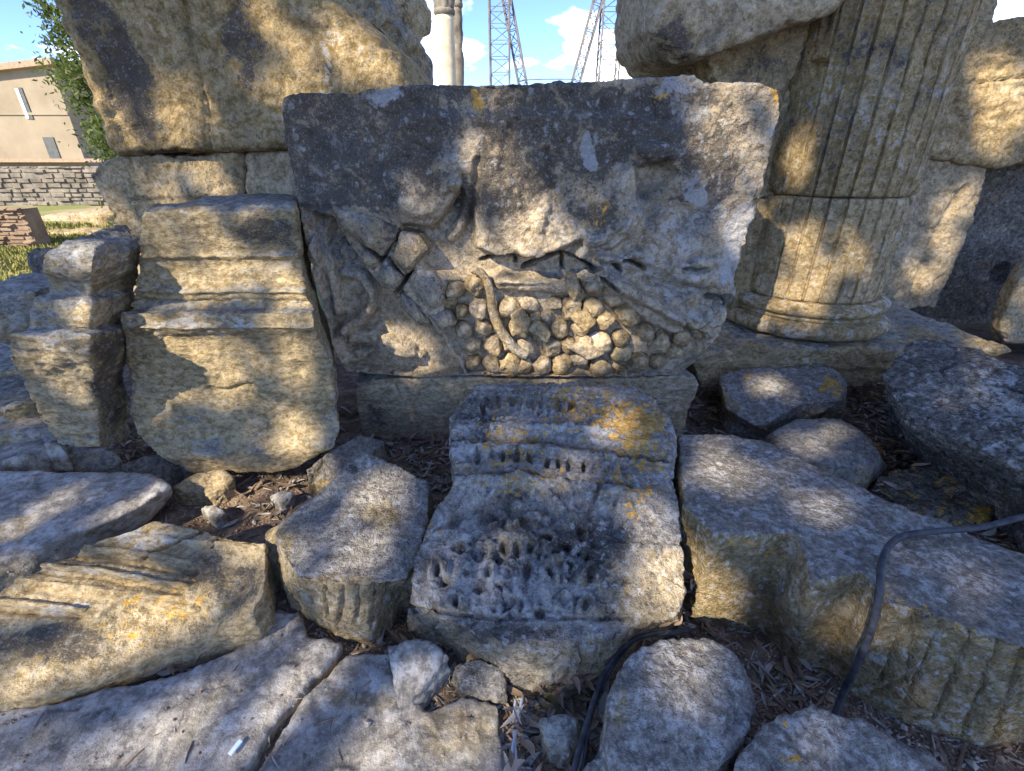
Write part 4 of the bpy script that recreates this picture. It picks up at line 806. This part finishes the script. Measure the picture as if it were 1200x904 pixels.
patches = [  # polygon, z, count, label, colour weights
 ([(600,815),(640,800),(720,795),(705,860),(690,904),(590,904)], .05, 86, 'dry narrow leaf in the litter at the bottom centre between palmette block and boulder', (3,4,2,1)),
 ([(792,500),(806,560),(812,650),(822,700),(806,712),(800,640),(790,560)], .12, 24, 'dry narrow leaf in the gap between the palmette block and the notched block', (4,2,1,1)),
 ([(815,450),(838,450),(848,480),(885,505),(850,505),(812,500)], .05, 20, 'dry narrow leaf between the support slab and the small squared block', (4,2,1,1)),
 ([(990,450),(1030,450),(1060,510),(1085,545),(1040,555),(1038,530),(1000,490)], .06, 44, 'dry narrow leaf in the hollow between rounded stone and big dark block', (4,2,2,1)),
 ([(1038,528),(1080,525),(1082,548),(1040,552)], .12, 10, 'curled pinkish tan leaf in the clump beside the mossy stone', (0,0,1,0)),
 ([(985,565),(1035,565),(1080,590),(1130,612),(1180,630),(1100,620),(1040,600),(990,580)], .10, 22, 'pale grey leaf behind the notched block, in front of the mossy stone', (0,4,1,1)),
 ([(425,515),(530,515),(530,545),(515,560),(470,540)], .04, 26, 'dry narrow leaf on the soil below the support slab, left of the palmette block', (5,1,1,2)),
 ([(500,560),(530,555),(515,620),(505,600)], .06, 12, 'dark dry leaf in the gap between fluted fragment and palmette block', (3,1,0,3)),
 ([(150,520),(170,530),(160,545),(140,535)], .08, 6, 'dry leaf wedged between the stepped narrow stone and the moulded block', (2,3,1,0)),
 ([(270,560),(360,560),(350,600),(300,610),(230,590)], .02, 10, 'dry leaf on the reddish soil below the moulded block', (2,1,2,0)),
 ([(180,790),(250,765),(245,775),(190,800)], .05, 5, 'dry leaf beside the lower edge of the filleted fragment', (3,1,0,0)),
 ([(740,738),(830,720),(830,742),(745,750)], .12, 7, 'tan leaf caught above the round-topped boulder', (1,1,3,0)),
 ([(890,790),(920,770),(960,800),(930,825)], .02, 6, 'dark leaf on the black soil under the notched block', (4,1,0,0)),
 ([(440,740),(560,790),(540,800),(440,760)], .05, 5, 'dry leaf on the soil beside the small triangular stone', (2,1,2,0)),
 ([(1110,405),(1190,405),(1190,412),(1110,412)], .4, 1, 'lone leaf at the yellow right end of the column slab', (1,1,1,0)),
 ([(1120,615),(1200,640),(1200,655),(1140,632)], .16, 9, 'dry leaf between the notched block and the big dark block', (3,2,1,1)),
]
def in_poly(x, y, pts):
    c = False; n = len(pts)
    for i in range(n):
        x1, y1 = pts[i]; x2, y2 = pts[(i+1) % n]
        if (y1 > y) != (y2 > y) and x < (x2-x1) * (y-y1) / (y2-y1) + x1: c = not c
    return c
bpy.context.view_layer.update()
dg = bpy.context.evaluated_depsgraph_get()
def hit(px, py):
    d = ray(px, py).normalized(); ok, loc, no, idx, ob, _ = sc.ray_cast(dg, Vector((0, 0, H)), d, distance=60)
    return (loc, no, ob) if ok else None
for pts, z, cnt, lb, wts in patches:
    xs = [p[0] for p in pts]; ys = [p[1] for p in pts]; n = 0; tries = 0
    while n < cnt and tries < 4000:
        tries += 1
        x = random.uniform(min(xs), max(xs)); y = random.uniform(min(ys), max(ys))
        if not in_poly(x, y, pts): continue
        h = hit(x, y); 
        if not h or h[0].z > max(z + .02, .03) or h[2].name.startswith(('rubble_stone', 'front_b', 'round')): continue
        p = h[0] + Vector((0, 0, random.uniform(.002, .03)))
        j = random.choices(range(4), wts)[0]; k = random.randrange(6)
        o = link('fallen_leaf', lmesh[(k, j)], None, None, p); s = random.uniform(.6, 1.25); o.scale = (s, s * random.uniform(.8, 1.3), s)
        o.rotation_euler = (random.gauss(0, .45), random.gauss(0, .35), random.uniform(0, 6.28))
        l2 = lb
        if lb.startswith('dry '):
            l2 = ('small' if s < .92 else 'large') + (' brown', ' pale grey', ' tan', ' olive')[j] + ' ' + lb.replace('dry narrow leaf', 'leaf').replace('dry leaf', 'leaf')
        tagit(o, l2, 'leaf', l2.replace(' leaf ', ' leaves ')); n += 1

def leaf_litter():
    rs = np.random.default_rng(31); vs = []; fs = []; mi = []
    tm = [leaf_mesh(500 + k) for k in range(8)]; tco = [get_co(m) for m in tm]; tf = [[list(p.vertices) for p in m.polygons] for m in tm]
    for pts, z, cnt, lb, wts in patches:
        if cnt < 5: continue
        xs = [p[0] for p in pts]; ys = [p[1] for p in pts]
        for _ in range(cnt * 14):
            x = rs.uniform(min(xs) - 12, max(xs) + 12); y = rs.uniform(min(ys) - 6, max(ys) + 8)
            if not in_poly(x, y, pts) and rs.random() < .5: continue
            h = hit(x, y)
            if not h or h[2].name != 'ground': continue
            k = rs.integers(0, 8); a, b_, c = rs.normal() * .35, rs.normal() * .3, rs.uniform(0, 6.28)
            M = np.array(Matrix.Rotation(c, 3, 'Z') @ Matrix.Rotation(b_, 3, 'Y') @ Matrix.Rotation(a, 3, 'X'))
            v = (tco[k] * rs.uniform(.35, .95)) @ M.T + np.array(h[0]) + np.array([0, 0, rs.uniform(.001, .012)])
            b0 = len(vs); vs += v.tolist(); fs += [[b0 + q for q in f] for f in tf[k]]; mi += [int(rs.choice(4, p=[.45, .35, .1, .1]))] * len(tf[k])
    me = mesh_np(vs, fs)
    for m in LM: me.materials.append(m)
    me.polygons.foreach_set('material_index', mi)
    tagit(link('leaf_litter', me, None), 'broken dry leaf litter packed in the gaps between the stones', 'leaf litter', kind='stuff')
leaf_litter()

# grit, twigs and crumbs of stone on the soil: nobody could count them
def litter():
    rs = np.random.default_rng(12); vs = []; fs = []; mi = []
    ico = bmesh.new(); bmesh.ops.create_icosphere(ico, subdivisions=1, radius=1); iv = np.array([v.co[:] for v in ico.verts]); idx = [[v.index for v in f.verts] for f in ico.faces]; ico.free()
    n = 0
    for k in range(26000):
        x = rs.uniform(-20, 1220); y = rs.uniform(480, 900); h = hit(x, y)
        if not h or not (h[2].name == 'ground' or (h[2].name.startswith(('paving_slab', 'flat_slab', 'step_slab')) and rs.random() < .025)): continue
        r = rs.uniform(.0015, .0065) if rs.random() < .93 else rs.uniform(.007, .014)
        if rs.random() < .3: sc3 = np.array([r * 5, r * .45, r * .45])
        else: sc3 = np.array([r, r * rs.uniform(.6, 1), r * rs.uniform(.5, .9)])
        v = iv * sc3 * (1 + .2 * rs.normal(size=(len(iv), 1))); a = rs.uniform(0, 6.28)
        R = np.array([[math.cos(a), -math.sin(a), 0], [math.sin(a), math.cos(a), 0], [0, 0, 1]]); v = v @ R.T + np.array(h[0]) + np.array([0, 0, r * .3])
        b0 = len(vs); vs += v.tolist(); fs += [[b0 + q for q in f] for f in idx]; mi += [int(rs.integers(0, 3))] * len(idx)
    me = mesh_np(vs, fs)
    for m in (simple_mat('grit_pale', (.25, .23, .2), (.42, .38, .33), 40), simple_mat('grit_brown', (.10, .07, .05), (.22, .15, .10), 40), LM[0]): me.materials.append(m)
    me.polygons.foreach_set('material_index', mi)
    o = link('grit', me, None); tagit(o, 'fine grit, twigs and stone crumbs strewn over the bare soil', 'grit', kind='stuff')
litter()

# ------------------------------------------------------------------ background
M_PLASTER = simple_mat('tan_plaster', (0.23, 0.19, 0.13), (0.32, 0.27, 0.19), .35, .9, .1)
M_GLASSY = simple_mat('white_shutter', (0.72, 0.72, 0.70), (0.8, 0.8, 0.78), 4, .6, .05)
M_GREYSH = simple_mat('grey_shutter', (0.07, 0.08, 0.08), (0.11, 0.12, 0.12), 4, .7, .05)
M_ROOF = simple_mat('roof_tile', (0.26, 0.19, 0.13), (0.38, 0.28, 0.19), 6, .9, .4)
M_RUBBLE = simple_mat('rubble_stone', (0.09, 0.08, 0.065), (0.26, 0.23, 0.185), 3.1, .9, .8)
def prism(pts_xz, y0, y1):
    n = len(pts_xz); v = [(x, y0, z) for x, z in pts_xz] + [(x, y1, z) for x, z in pts_xz]
    f = [tuple(range(n))[::-1], tuple(range(n, 2*n))] + [(i, (i+1) % n, (i+1) % n + n, i+n) for i in range(n)]
    me = mesh_np(v, f); bm = bmesh.new(); bm.from_mesh(me); bmesh.ops.recalc_face_normals(bm, faces=bm.faces[:]); bm.to_mesh(me); bm.free(); return me
def pp(px, py, Y): p = PY(px, py, Y); return (p.x, p.z)
YB = 38.0
bl = empty('house', PY(40, 200, YB), 'tan plastered house with a low pitched roof, far off at the left edge', 'house')
def bpart(name, pts, y0, y1, mat, par=bl):
    o = link(name, prism([(x - par.location.x, z - par.location.z) for x, z in pts], y0 - par.location.y, y1 - par.location.y), mat, par); return o
A0 = pp(60, 77, YB); xr = A0[0]; AL = pp(0, 84, YB); sl_ = (A0[1] - AL[1]) / (A0[0] - AL[0]) * 16
bpart('wall', [(xr - 16, -1), (xr, -1), (xr, A0[1]), (xr - 16, A0[1] - sl_)], YB, YB + 14, M_PLASTER)
bpart('roof', [(xr + .5, A0[1] + .02), (xr + .45, A0[1] + .38), (xr - 16, A0[1] - sl_ + .38), (xr - 16, A0[1] - sl_ + .02)], YB - .5, YB + 14.5, M_ROOF)
def rect(px0, py0, px1, py1, Y): a = pp(px0, py0, Y); b = pp(px1, py1, Y); return [(a[0], b[1]), (b[0], b[1]), (b[0], a[1]), (a[0], a[1])]
w = bpart('window', rect(22, 103, 40, 140, YB), YB - .06, YB + .1, M_GREYSH); w2 = bpart('shutter', rect(22, 104, 32, 139, YB), YB - .09, YB - .06, M_GLASSY)
w = bpart('window', rect(50, 161, 72, 186, YB), YB - .06, YB + .1, M_GREYSH); bpart('string_course', [(xr - 16, pp(0, 135, YB)[1] + .0), (xr, pp(0, 135, YB)[1]), (xr, pp(0, 135, YB)[1] + .15), (xr - 16, pp(0, 135, YB)[1] + .15)], YB - .08, YB, M_PLASTER)
bpart('low_roof', [(xr - 16, pp(0, 186, YB)[1]), (xr + 3, pp(0, 186, YB)[1]), (xr + 3, pp(0, 190, YB)[1]), (xr - 16, pp(0, 190, YB)[1])], YB - 1.2, YB, M_ROOF)

def rubble(name, x0, x1, z0, z1, Y, depth, ch, label, cat, mat, sw=.45):
    root = empty(name, Vector(((x0+x1)/2, Y, z0)), label, cat); rs = np.random.default_rng(int(abs(x0*10)))
    core = prism([(x0-root.location.x, 0), (x1-root.location.x, 0), (x1-root.location.x, z1-z0-.03), (x0-root.location.x, z1-z0-.03)], .03, depth); link('core', core, mat, root)
    vs = []; fs = []; z = z0
    while z < z1 - .02:
        h = min(ch * rs.uniform(.8, 1.25), z1 - z + .02); x = x0
        while x < x1:
            w_ = min(sw * rs.uniform(.6, 1.5), x1 - x); g = ch * .04; d = rs.uniform(-.05, .03); jz = rs.uniform(-.2, .2) * h; jy = rs.uniform(-.2, .2) * h
            a, b_, c, e = x + g, x + w_ - g, z + g + jz * .5, z + h - g + jy * .5; b0 = len(vs); k = .02
            vs += [(a+k-root.location.x, d, c+k-z0), (b_-k-root.location.x, d, c+k-z0), (b_-k-root.location.x, d, e-k-z0), (a+k-root.location.x, d, e-k-z0), (a-root.location.x, d+.06, c-z0), (b_-root.location.x, d+.06, c-z0), (b_-root.location.x, d+.06, e-z0), (a-root.location.x, d+.06, e-z0)]
            fs += [(b0, b0+1, b0+2, b0+3), (b0, b0+4, b0+5, b0+1), (b0+1, b0+5, b0+6, b0+2), (b0+2, b0+6, b0+7, b0+3), (b0+3, b0+7, b0+4, b0)]; x += w_
        z += h
    o = link('stonework', mesh_np(vs, fs), mat, root); o['kind'] = 'stuff'
M_PIER_S = simple_mat('mortar', (0.20, 0.17, 0.13), (0.28, 0.24, 0.18), 6, .95, .4)
YW = 15.0
a = pp(-200, 196, YW); b_ = pp(135, 250, YW); rubble('rubble_wall', a[0], b_[0] + 1.5, b_[1] - .6, pp(50, 196, YW)[1], YW, .3, .13, 'long grey rubble wall in front of the far house', 'wall', M_RUBBLE, .30)
M_BRICKY = simple_mat('thin_reddish_courses', (0.15, 0.10, 0.065), (0.30, 0.22, 0.15), 5, .95, .5)
Yq = 8.0
a = pp(-90, 243, Yq); b_ = pp(47, 300, Yq); rubble('brick_stump', a[0], b_[0], b_[1] - .1, a[1], Yq, .3, .06, 'low ruined stump of thin reddish courses at the left edge', 'wall stump', M_BRICKY, .22)
# pale stones and lawn
M_PALE = simple_mat('pale_sunlit_stone', (0.42, 0.36, 0.26), (0.54, 0.48, 0.36), 4, .9, .4)
for (x0, y0, x1, y1, Y, lb) in ((42,252,84,264,11.5,'pale flat stone block on the far lawn, nearer the stump'), (82,248,122,262,11.2,'pale stone block on the far lawn beside the pier'), (108,252,124,272,10.5,'short pale upright stone on the far lawn touching the pier edge'), (40,272,130,288,9.3,'long low pale kerb stone along the near side of the far lawn')):
    p0 = pp(x0, y1, Y); p1 = pp(x1, y0, Y); xc = (p0[0]+p1[0])/2
    r_ = [Vector((p0[0], Y, p0[1]-.25)), Vector((p1[0], Y, p0[1]-.25)), Vector((p1[0]-.02, Y, p1[1]-.04)), Vector((xc, Y, p1[1])), Vector((p0[0]+.05, Y, p1[1]-.03))]
    rock('pale_stone', [r_, back(r_, .6)], M_PIER, lb, 'stone', vox=.04, sm=2, lf=(.04, 1.5), mf=(.02, 5), warm=.8, top_grey=-.2)
lawn_pts = [PZ(-300, 322, .02), PZ(20, 322, .02), PZ(150, 300, .02), PZ(150, 262, .02), PZ(-300, 262, .02)]
def grass():
    rs = np.random.default_rng(3); vs = []; fs = []
    M_G = simple_mat('lawn_grass', (0.13, 0.15, 0.04), (0.26, 0.24, 0.07), 3, .9, .2)
    for k in range(9000):
        px = rs.uniform(-60, 140); py = rs.uniform(262, 300) if rs.random() < .8 else rs.uniform(300, 335); p = PZ(px, py, 0.0)
        if p.y < 5 : pass
        h = rs.uniform(.03, .08); a = rs.uniform(0, 6.28); w_ = .02; b0 = len(vs); dx, dy = math.cos(a) * w_, math.sin(a) * w_
        vs += [(p.x-dx, p.y-dy, -.02), (p.x+dx, p.y+dy, -.02), (p.x + rs.normal() * .03, p.y + rs.normal() * .03, h)]; fs.append((b0, b0+1, b0+2))
    o = link('grass', mesh_np(vs, fs), M_G); tagit(o, 'short sunlit lawn grass beyond the ruins at the left', 'grass', kind='stuff')
grass()

# two distant columns against the sky
def dcol(px, Y, r, top_py, label, lit):
    p = PY(px, 60, Y); cap_z = PY(px, top_py, Y).z
    root = empty('distant_column', Vector((p.x, Y, 0)), label, 'column', 'pair of distant columns against the sky')
    def lathe(prof, seg=28):
        vs = []; fs = []
        for z, R in prof:
            for k in range(seg): a_ = 2*math.pi*k/seg; vs.append((R*math.cos(a_), R*math.sin(a_), z))
        for i in range(len(prof)-1):
            for k in range(seg): fs.append((i*seg+k, i*seg+(k+1) % seg, (i+1)*seg+(k+1) % seg, (i+1)*seg+k))
        fs.append(tuple((len(prof)-1)*seg+k for k in range(seg))); me = mesh_np(vs, fs); set_smooth(me); return me
    sh = [(0, r*1.15), (.4, r*1.02)]
    for i in range(1, 40): z_ = .4 + (cap_z - .4) * i / 40; sh += [(z_, r * (1.01 - .08 * i / 40) - (.02 if i % 8 == 0 else 0))]
    sm_ = lathe(sh + [(cap_z, r*.93)], 48); c_ = get_co(sm_); c_[:, :2] *= (1 + (.05 if lit else .16) * pn(c_ * 4 + 3) + .03 * pn(c_ * 11))[:, None]; set_co(sm_, c_); link('shaft', sm_, M_PALE if lit else M_RUBBLE, root)  # the unlit column is coloured dark as if in shade
    link('neck_ring', lathe([(cap_z, r*.95), (cap_z+.04, r*1.12), (cap_z+.10, r*1.12), (cap_z+.14, r*.98)]), M_RUBBLE, root)
    cp = lathe([(cap_z+.14, r*.96), (cap_z+.3, r*1.05), (cap_z+.5, r*1.0), (cap_z+.75, r*1.2), (cap_z+.95, r*1.15), (cap_z+1.2, r*1.5), (cap_z+1.35, r*1.55), (cap_z+1.5, r*1.2)], 40)
    c = get_co(cp); c[:, :2] *= (1 + .12 * pn(c * 5))[:, None] * (1 + .07 * np.sin(np.arctan2(c[:, 1], c[:, 0]) * 8))[:, None]; set_co(cp, c)
    link('capital', cp, M_RUBBLE, root)
dcol(523, 14.0, .225, 19, 'pale distant column with a worn capital seen against the sky above the garland block', 1)
dcol(536, 15.4, .17, 10, 'dark ragged distant column right behind the pale one against the sky', 0)

# lattice lighting towers
M_STEEL = simple_mat('galvanised_steel', (0.09, 0.088, 0.085), (0.18, 0.17, 0.165), 3, .8, .05, .1)
def bar(vs, fs, a, b, r):
    a = Vector(a); b = Vector(b); t = (b-a).normalized(); u = t.cross(Vector((0.3, 1, .2))).normalized(); w_ = t.cross(u); b0 = len(vs)
    for c in (a, b):
        for k in range(4): an = math.pi/4 + k*math.pi/2; vs.append(tuple(c + u*math.cos(an)*r + w_*math.sin(an)*r))
    fs += [(b0+k, b0+(k+1) % 4, b0+4+(k+1) % 4, b0+4+k) for k in range(4)] + [(b0, b0+3, b0+2, b0+1), (b0+4, b0+5, b0+6, b0+7)]
def truss(a, b, wd, step, rmain=.05, rb=.02):
    """square lattice mast from a to b"""
    a = Vector(a); b = Vector(b); t = (b-a); Ln = t.length; t.normalize(); u = t.cross(Vector((0, 1, 0))).normalized(); w_ = t.cross(u)
    vm, fm_, vb, fb = [], [], [], []
    cs = [(-1,-1),(1,-1),(1,1),(-1,1)]; off = [u*x*wd/2 + w_*y*wd/2 for x, y in cs]
    for o_ in off: bar(vm, fm_, a+o_, b+o_, rmain)
    n = int(Ln/step)
    for i in range(n):
        p = a + t*i*step; q = a + t*(i+1)*step
        for k in range(4):
            bar(vb, fb, p+off[k], p+off[(k+1) % 4], rb); bar(vb, fb, p+off[k] if i % 2 else p+off[(k+1) % 4], q+off[(k+1) % 4] if i % 2 else q+off[k], rb)
    return mesh_np(vm, fm_), mesh_np(vb, fb)
YT = 24.0
def tower(px, lean_top, lean_bot, label):
    base = PY(px, 98, YT); base = Vector((base.x, YT, 0)); top = Vector((base.x, YT, 11))
    root = empty('lattice_tower', base, label, 'lighting tower', 'steel lattice towers on the skyline')
    m1, m2 = truss((0,0,0), (0,0,11), .80, .55, .045, .018); link('mast', m1, M_STEEL, root); link('lattice_bracing', m2, M_STEEL, root)
    lt = PY(lean_top, 0, YT) - base; lb = PY(lean_bot, 96, YT) - base; d = (lt-lb); e = lb - d*.3; f2 = lt + d*1.3
    m1, m2 = truss(e, f2, .34, .45, .05, .02); link('leaning_strut', m1, M_STEEL, root); link('strut_bracing', m2, M_STEEL, root)
tower(586, 594, 612, 'left one of the two steel lattice towers, its strut leaning right')
tower(711, 701, 675, 'right one of the two steel lattice towers, its strut leaning left')
me = tube_mesh([PY(612, 94, YT-.3), PY(640, 93, YT-.3), PY(675, 93, YT-.3)], .02, 6, 4); me.materials.append(M_STEEL); tagit(link('wire', me, M_STEEL), 'thin wire stretched between the two lattice towers', 'wire')

# trees
def tube_simple(vs, fs, pts, r0, r1, seg=7):
    n = len(pts); b0 = len(vs)
    for i, c in enumerate(pts):
        c = Vector(c); t = (Vector(pts[min(i+1, n-1)]) - Vector(pts[max(i-1, 0)])).normalized(); u = t.cross(Vector((.31, .9, .13))).normalized(); w_ = t.cross(u); r = r0 + (r1-r0)*i/(n-1)
        for k in range(seg): a_ = 2*math.pi*k/seg; vs.append(tuple(c + u*math.cos(a_)*r + w_*math.sin(a_)*r))
    for i in range(n-1):
        for k in range(seg): fs.append((b0+i*seg+k, b0+i*seg+(k+1) % seg, b0+(i+1)*seg+(k+1) % seg, b0+(i+1)*seg+k))
def leaves_mesh(C, size, rs, asp=.55):
    n = len(C); a = rs.normal(size=(n, 3)); a /= np.linalg.norm(a, axis=1)[:, None]; b = rs.normal(size=(n, 3)); b -= (b*a).sum(1)[:, None]*a; b /= np.linalg.norm(b, axis=1)[:, None]
    s = size * rs.uniform(.7, 1.3, (n, 1)); nrm = np.cross(a, b)
    V = np.stack([C - a*s*.5, C + b*s*asp*.5 + nrm*s*.08, C + a*s*.5, C - b*s*asp*.5 + nrm*s*.08], 1).reshape(-1, 3)
    F_ = np.arange(4*n).reshape(-1, 4)
    me = bpy.data.meshes.new('leaves'); me.vertices.add(len(V)); me.vertices.foreach_set('co', V.astype(np.float32).ravel())
    me.loops.add(F_.size); me.loops.foreach_set('vertex_index', F_.ravel().astype(np.int32)); me.polygons.add(n); me.polygons.foreach_set('loop_start', np.arange(0, 4*n, 4, dtype=np.int32)); me.update(calc_edges=True)
    return me
M_BARK = simple_mat('bark', (0.10, 0.08, 0.06), (0.22, 0.18, 0.14), 8, .9, .6)
def foliage_mat(name, a, b):
    m = simple_mat(name, a, b, 1.7, .6, 0); t = m.node_tree; p = t.nodes['Principled BSDF']; tr = N(t, 'ShaderNodeBsdfTranslucent'); mxs = N(t, 'ShaderNodeMixShader'); mxs.inputs[0].default_value = .42
    ol = [n for n in t.nodes if n.type == 'OUTPUT_MATERIAL'][0]; r = [n for n in t.nodes if n.type == 'VALTORGB'][0]
    t.links.new(r.outputs[0], tr.inputs[0]); t.links.new(p.outputs[0], mxs.inputs[1]); t.links.new(tr.outputs[0], mxs.inputs[2]); t.links.new(mxs.outputs[0], ol.inputs['Surface']); return m
M_FOL = foliage_mat('evergreen_leaves', (0.05, 0.085, 0.025), (0.14, 0.18, 0.04))
M_FOL2 = foliage_mat('broad_leaves', (0.05, 0.08, 0.025), (0.11, 0.15, 0.04))
def bg_tree():
    rs = np.random.default_rng(21); Y = 8.5; axis_ = [PY(215, 330, Y), PY(185, 200, Y), PY(150, 60, Y), PY(130, -60, Y)]
    base = Vector((axis_[0].x, Y, 0)); root = empty('evergreen_tree', base, 'light green evergreen tree showing between the far house and the left pier', 'tree')
    vs = []; fs = []; P = [Vector((0, 0, 0))] + [p - base for p in axis_[1:]]; tube_simple(vs, fs, P, .16, .05)
    C = []
    for k in range(190):
        px = rs.uniform(70, 180); py = rs.uniform(-120, 260); lim = 40 + max(0, py) * .43
        if px < lim: continue
        c = np.array(PY(px, py, Y + rs.uniform(-.5, .7)) - base); m = rs.integers(60, 120)
        tube_simple(vs, fs, [tuple(Vector(P[2]) + (Vector(c) - Vector(P[2])) * .1), tuple(c)], .02, .008, 4)
        C.append(c + rs.normal(size=(m, 3)) * np.array([.13, .2, .09]))
    # drooping boughs at the open edge
    for (x, y) in ((42,4),(50,14),(58,30),(66,52),(74,70),(80,92),(92,120),(104,148),(112,168),(52,-10),(40,-20),(62,40)):
        c = np.array(PY(x + 8, y, Y) - base); C.append(c + rs.normal(size=(60, 3)) * np.array([.07, .1, .05]))
    tr = mesh_np(vs, fs); set_smooth(tr); link('trunk', tr, M_BARK, root); C = np.concatenate(C); me = leaves_mesh(C, .085, rs, .4); link('crown', me, M_FOL, root)
bg_tree()

# ------------------------------------------------------------------ the tree behind the camera that shades the stones
SPOTS = [(110,865,40,14,-10),(200,880,26,16,0),(330,870,26,12,0),(240,815,30,9,-20),(370,790,18,14,0),(300,730,14,12,0),(80,580,26,8,-10),(150,600,18,8,-20),(960,600,30,9,20),(1120,670,30,9,20),(930,560,16,8,0),(940,880,24,14,0),(560,650,14,18,0),(660,560,12,14,0),(590,500,14,8,0),(900,455,18,8,0),(450,500,20,10,0),(720,500,16,12,0), # sunlit patches that gaps are cut into the crown for: x, y, rx, ry, angle
 (110,120,14,70,-22),(215,140,16,60,-8),(330,60,40,50,0),(420,60,40,30,40),(205,212,24,22,0),(250,210,16,16,0),(130,255,14,20,0),(140,150,10,30,0),(445,85,25,20,0),
 (215,268,42,20,0),(235,330,80,20,0),(300,315,30,12,0),(185,390,32,24,0),(270,415,40,14,0),(285,455,44,26,20),(330,500,46,24,40),(340,400,28,16,-30),(180,470,22,40,60),(360,470,12,50,-25),
 (572,190,20,90,0),(555,118,18,16,0),(505,252,20,12,0),(500,300,26,8,0),(600,315,100,10,0),(640,395,95,42,0),(540,300,24,12,0),(620,250,14,40,0),(705,240,16,14,0),(400,345,16,60,-20),(480,410,50,20,20),
 (865,175,14,40,0),(880,300,18,60,8),(915,345,50,26,5),(950,300,60,30,0),(930,190,10,40,10),(1095,290,16,60,28),(1175,120,40,60,0),(1120,250,10,40,28),(1155,398,26,14,0),(1060,360,20,8,0),
 (830,522,26,12,0),(846,560,22,24,0),(780,690,34,34,0),(615,775,18,26,0),(505,690,8,20,0),(810,790,30,36,0),
 (440,592,26,20,0),(412,645,36,24,0),(322,645,12,40,-30),(455,560,20,10,0),
 (120,690,110,22,5),(190,712,80,18,5),(150,745,60,16,0),(30,800,40,20,0),(30,700,30,12,0),(295,585,46,26,0),(350,570,40,14,0),(285,560,20,10,0),(20,618,34,12,-20),(30,490,24,10,0),
 (540,870,34,24,0),(440,880,30,20,0),(560,830,20,14,0),(400,720,34,12,0),(45,860,30,18,-20),(490,800,14,10,0),(950,512,20,10,0),(850,690,24,12,0),(1000,740,20,10,0),(700,470,30,12,0),(760,620,16,20,0)]
def shade_tree():
    rs = np.random.default_rng(99)
    s = np.array(SUN); u = np.cross(s, [0, 0, 1]); u /= np.linalg.norm(u); v = np.cross(s, u)
    pts = []
    for (cx, cy, rx, ry, an) in SPOTS:
        a_ = math.radians(an); st = 9
        for gx in np.arange(-rx, rx + 1, st):
            for gy in np.arange(-ry, ry + 1, st):
                if (gx/rx)**2 + (gy/ry)**2 > 1: continue
                x = cx + gx*math.cos(a_) - gy*math.sin(a_); y = cy + gx*math.sin(a_) + gy*math.cos(a_)
                h = hit(x, y)
                if h and h[0].y < 6: pts.append(h[0][:])
    pts = np.array(pts); q = np.stack([pts @ u, pts @ v], 1)
    C0 = np.array([0.1, 2.0, 0.9]) + s * 13.5                 # crown centre
    cl = []
    while len(cl) < 900:
        d = rs.uniform(-1, 1, 3)
        if np.linalg.norm(d) > 1: continue
        if d[0]*0 + np.linalg.norm(d) < .25 and rs.random() < .5: continue
        cl.append(C0 + d * np.array([5.4, 5.2, 4.0]))
    cl = np.array(cl)
    Cn = np.concatenate([c + rs.normal(size=(95, 3)) * .30 for c in cl])
    keep = Cn[:, 2] > 3.2; keep &= ~((Cn[:, 1] > 0) & (Cn[:, 2] - H < .55 * np.hypot(Cn[:, 0], Cn[:, 1])))
    Cn = Cn[keep]; w = np.stack([Cn @ u, Cn @ v], 1)
    md = np.full(len(w), 9.)
    for i in range(0, len(w), 4000):
        dd = ((w[i:i+4000, None, :] - q[None]) ** 2).sum(2); md[i:i+4000] = np.sqrt(dd.min(1))
    pk = sstep(.035, .095, md + .012 * rs.normal(size=len(w))) 
    w3 = np.stack([w[:, 0] * 6.5, w[:, 1] * 6.5, np.zeros(len(w))], 1)
    pk = np.maximum(pk, .35 * sstep(.12, .34, pn(w3) + .4 * pn(w3 * 2.1 + 7)))
    thin = rs.random(len(w)) > np.clip(pk + .010, 0, 1)
    Cn = Cn[~thin]
    base = Vector((C0[0] - .4, C0[1] - .3, 0)); root = empty('shade_tree', base, 'broad leafy tree standing behind the camera to the left, casting dappled shade on the stones', 'tree')
    link('crown', leaves_mesh(Cn - np.array(base), .155, rs, .75), M_FOL2, root)
    vs = []; fs = []; top = Vector(C0) - base
    tube_simple(vs, fs, [(0, 0, 0), (.05, .02, 1.5), (.1, .1, 3.2), (.1, .1, 4.4)], .32, .16, 12)
    def clear(e, m):
        c = 0; md_ = m.lerp(e, .5) + Vector((0, 0, .3))
        for t in np.linspace(0, 1, 24):
            p = (m.lerp(md_, t * 2) if t < .5 else md_.lerp(e, t * 2 - 1)) + base; p = np.array(p)
            c += (np.hypot(q[:, 0] - p @ u, q[:, 1] - p @ v).min() < .14)
        return c
    cand = []
    for k in range(300):
        e = Vector(cl[k * 3]) - base; m = Vector((.1, .1, 2.4 + 2.0 * ((k * 7) % 16) / 16)); cand.append((clear(e, m), k, e, m))
    cand.sort(key=lambda c: (c[0], c[1]))
    for _, k, e, m in cand[:16]:
        tube_simple(vs, fs, [tuple(m), tuple(m.lerp(e, .5) + Vector((0, 0, .3))), tuple(e)], .10, .02, 7)
    tr = mesh_np(vs, fs); set_smooth(tr); link('trunk', tr, M_BARK, root)
bpy.context.view_layer.update(); dg = bpy.context.evaluated_depsgraph_get()
shade_tree()
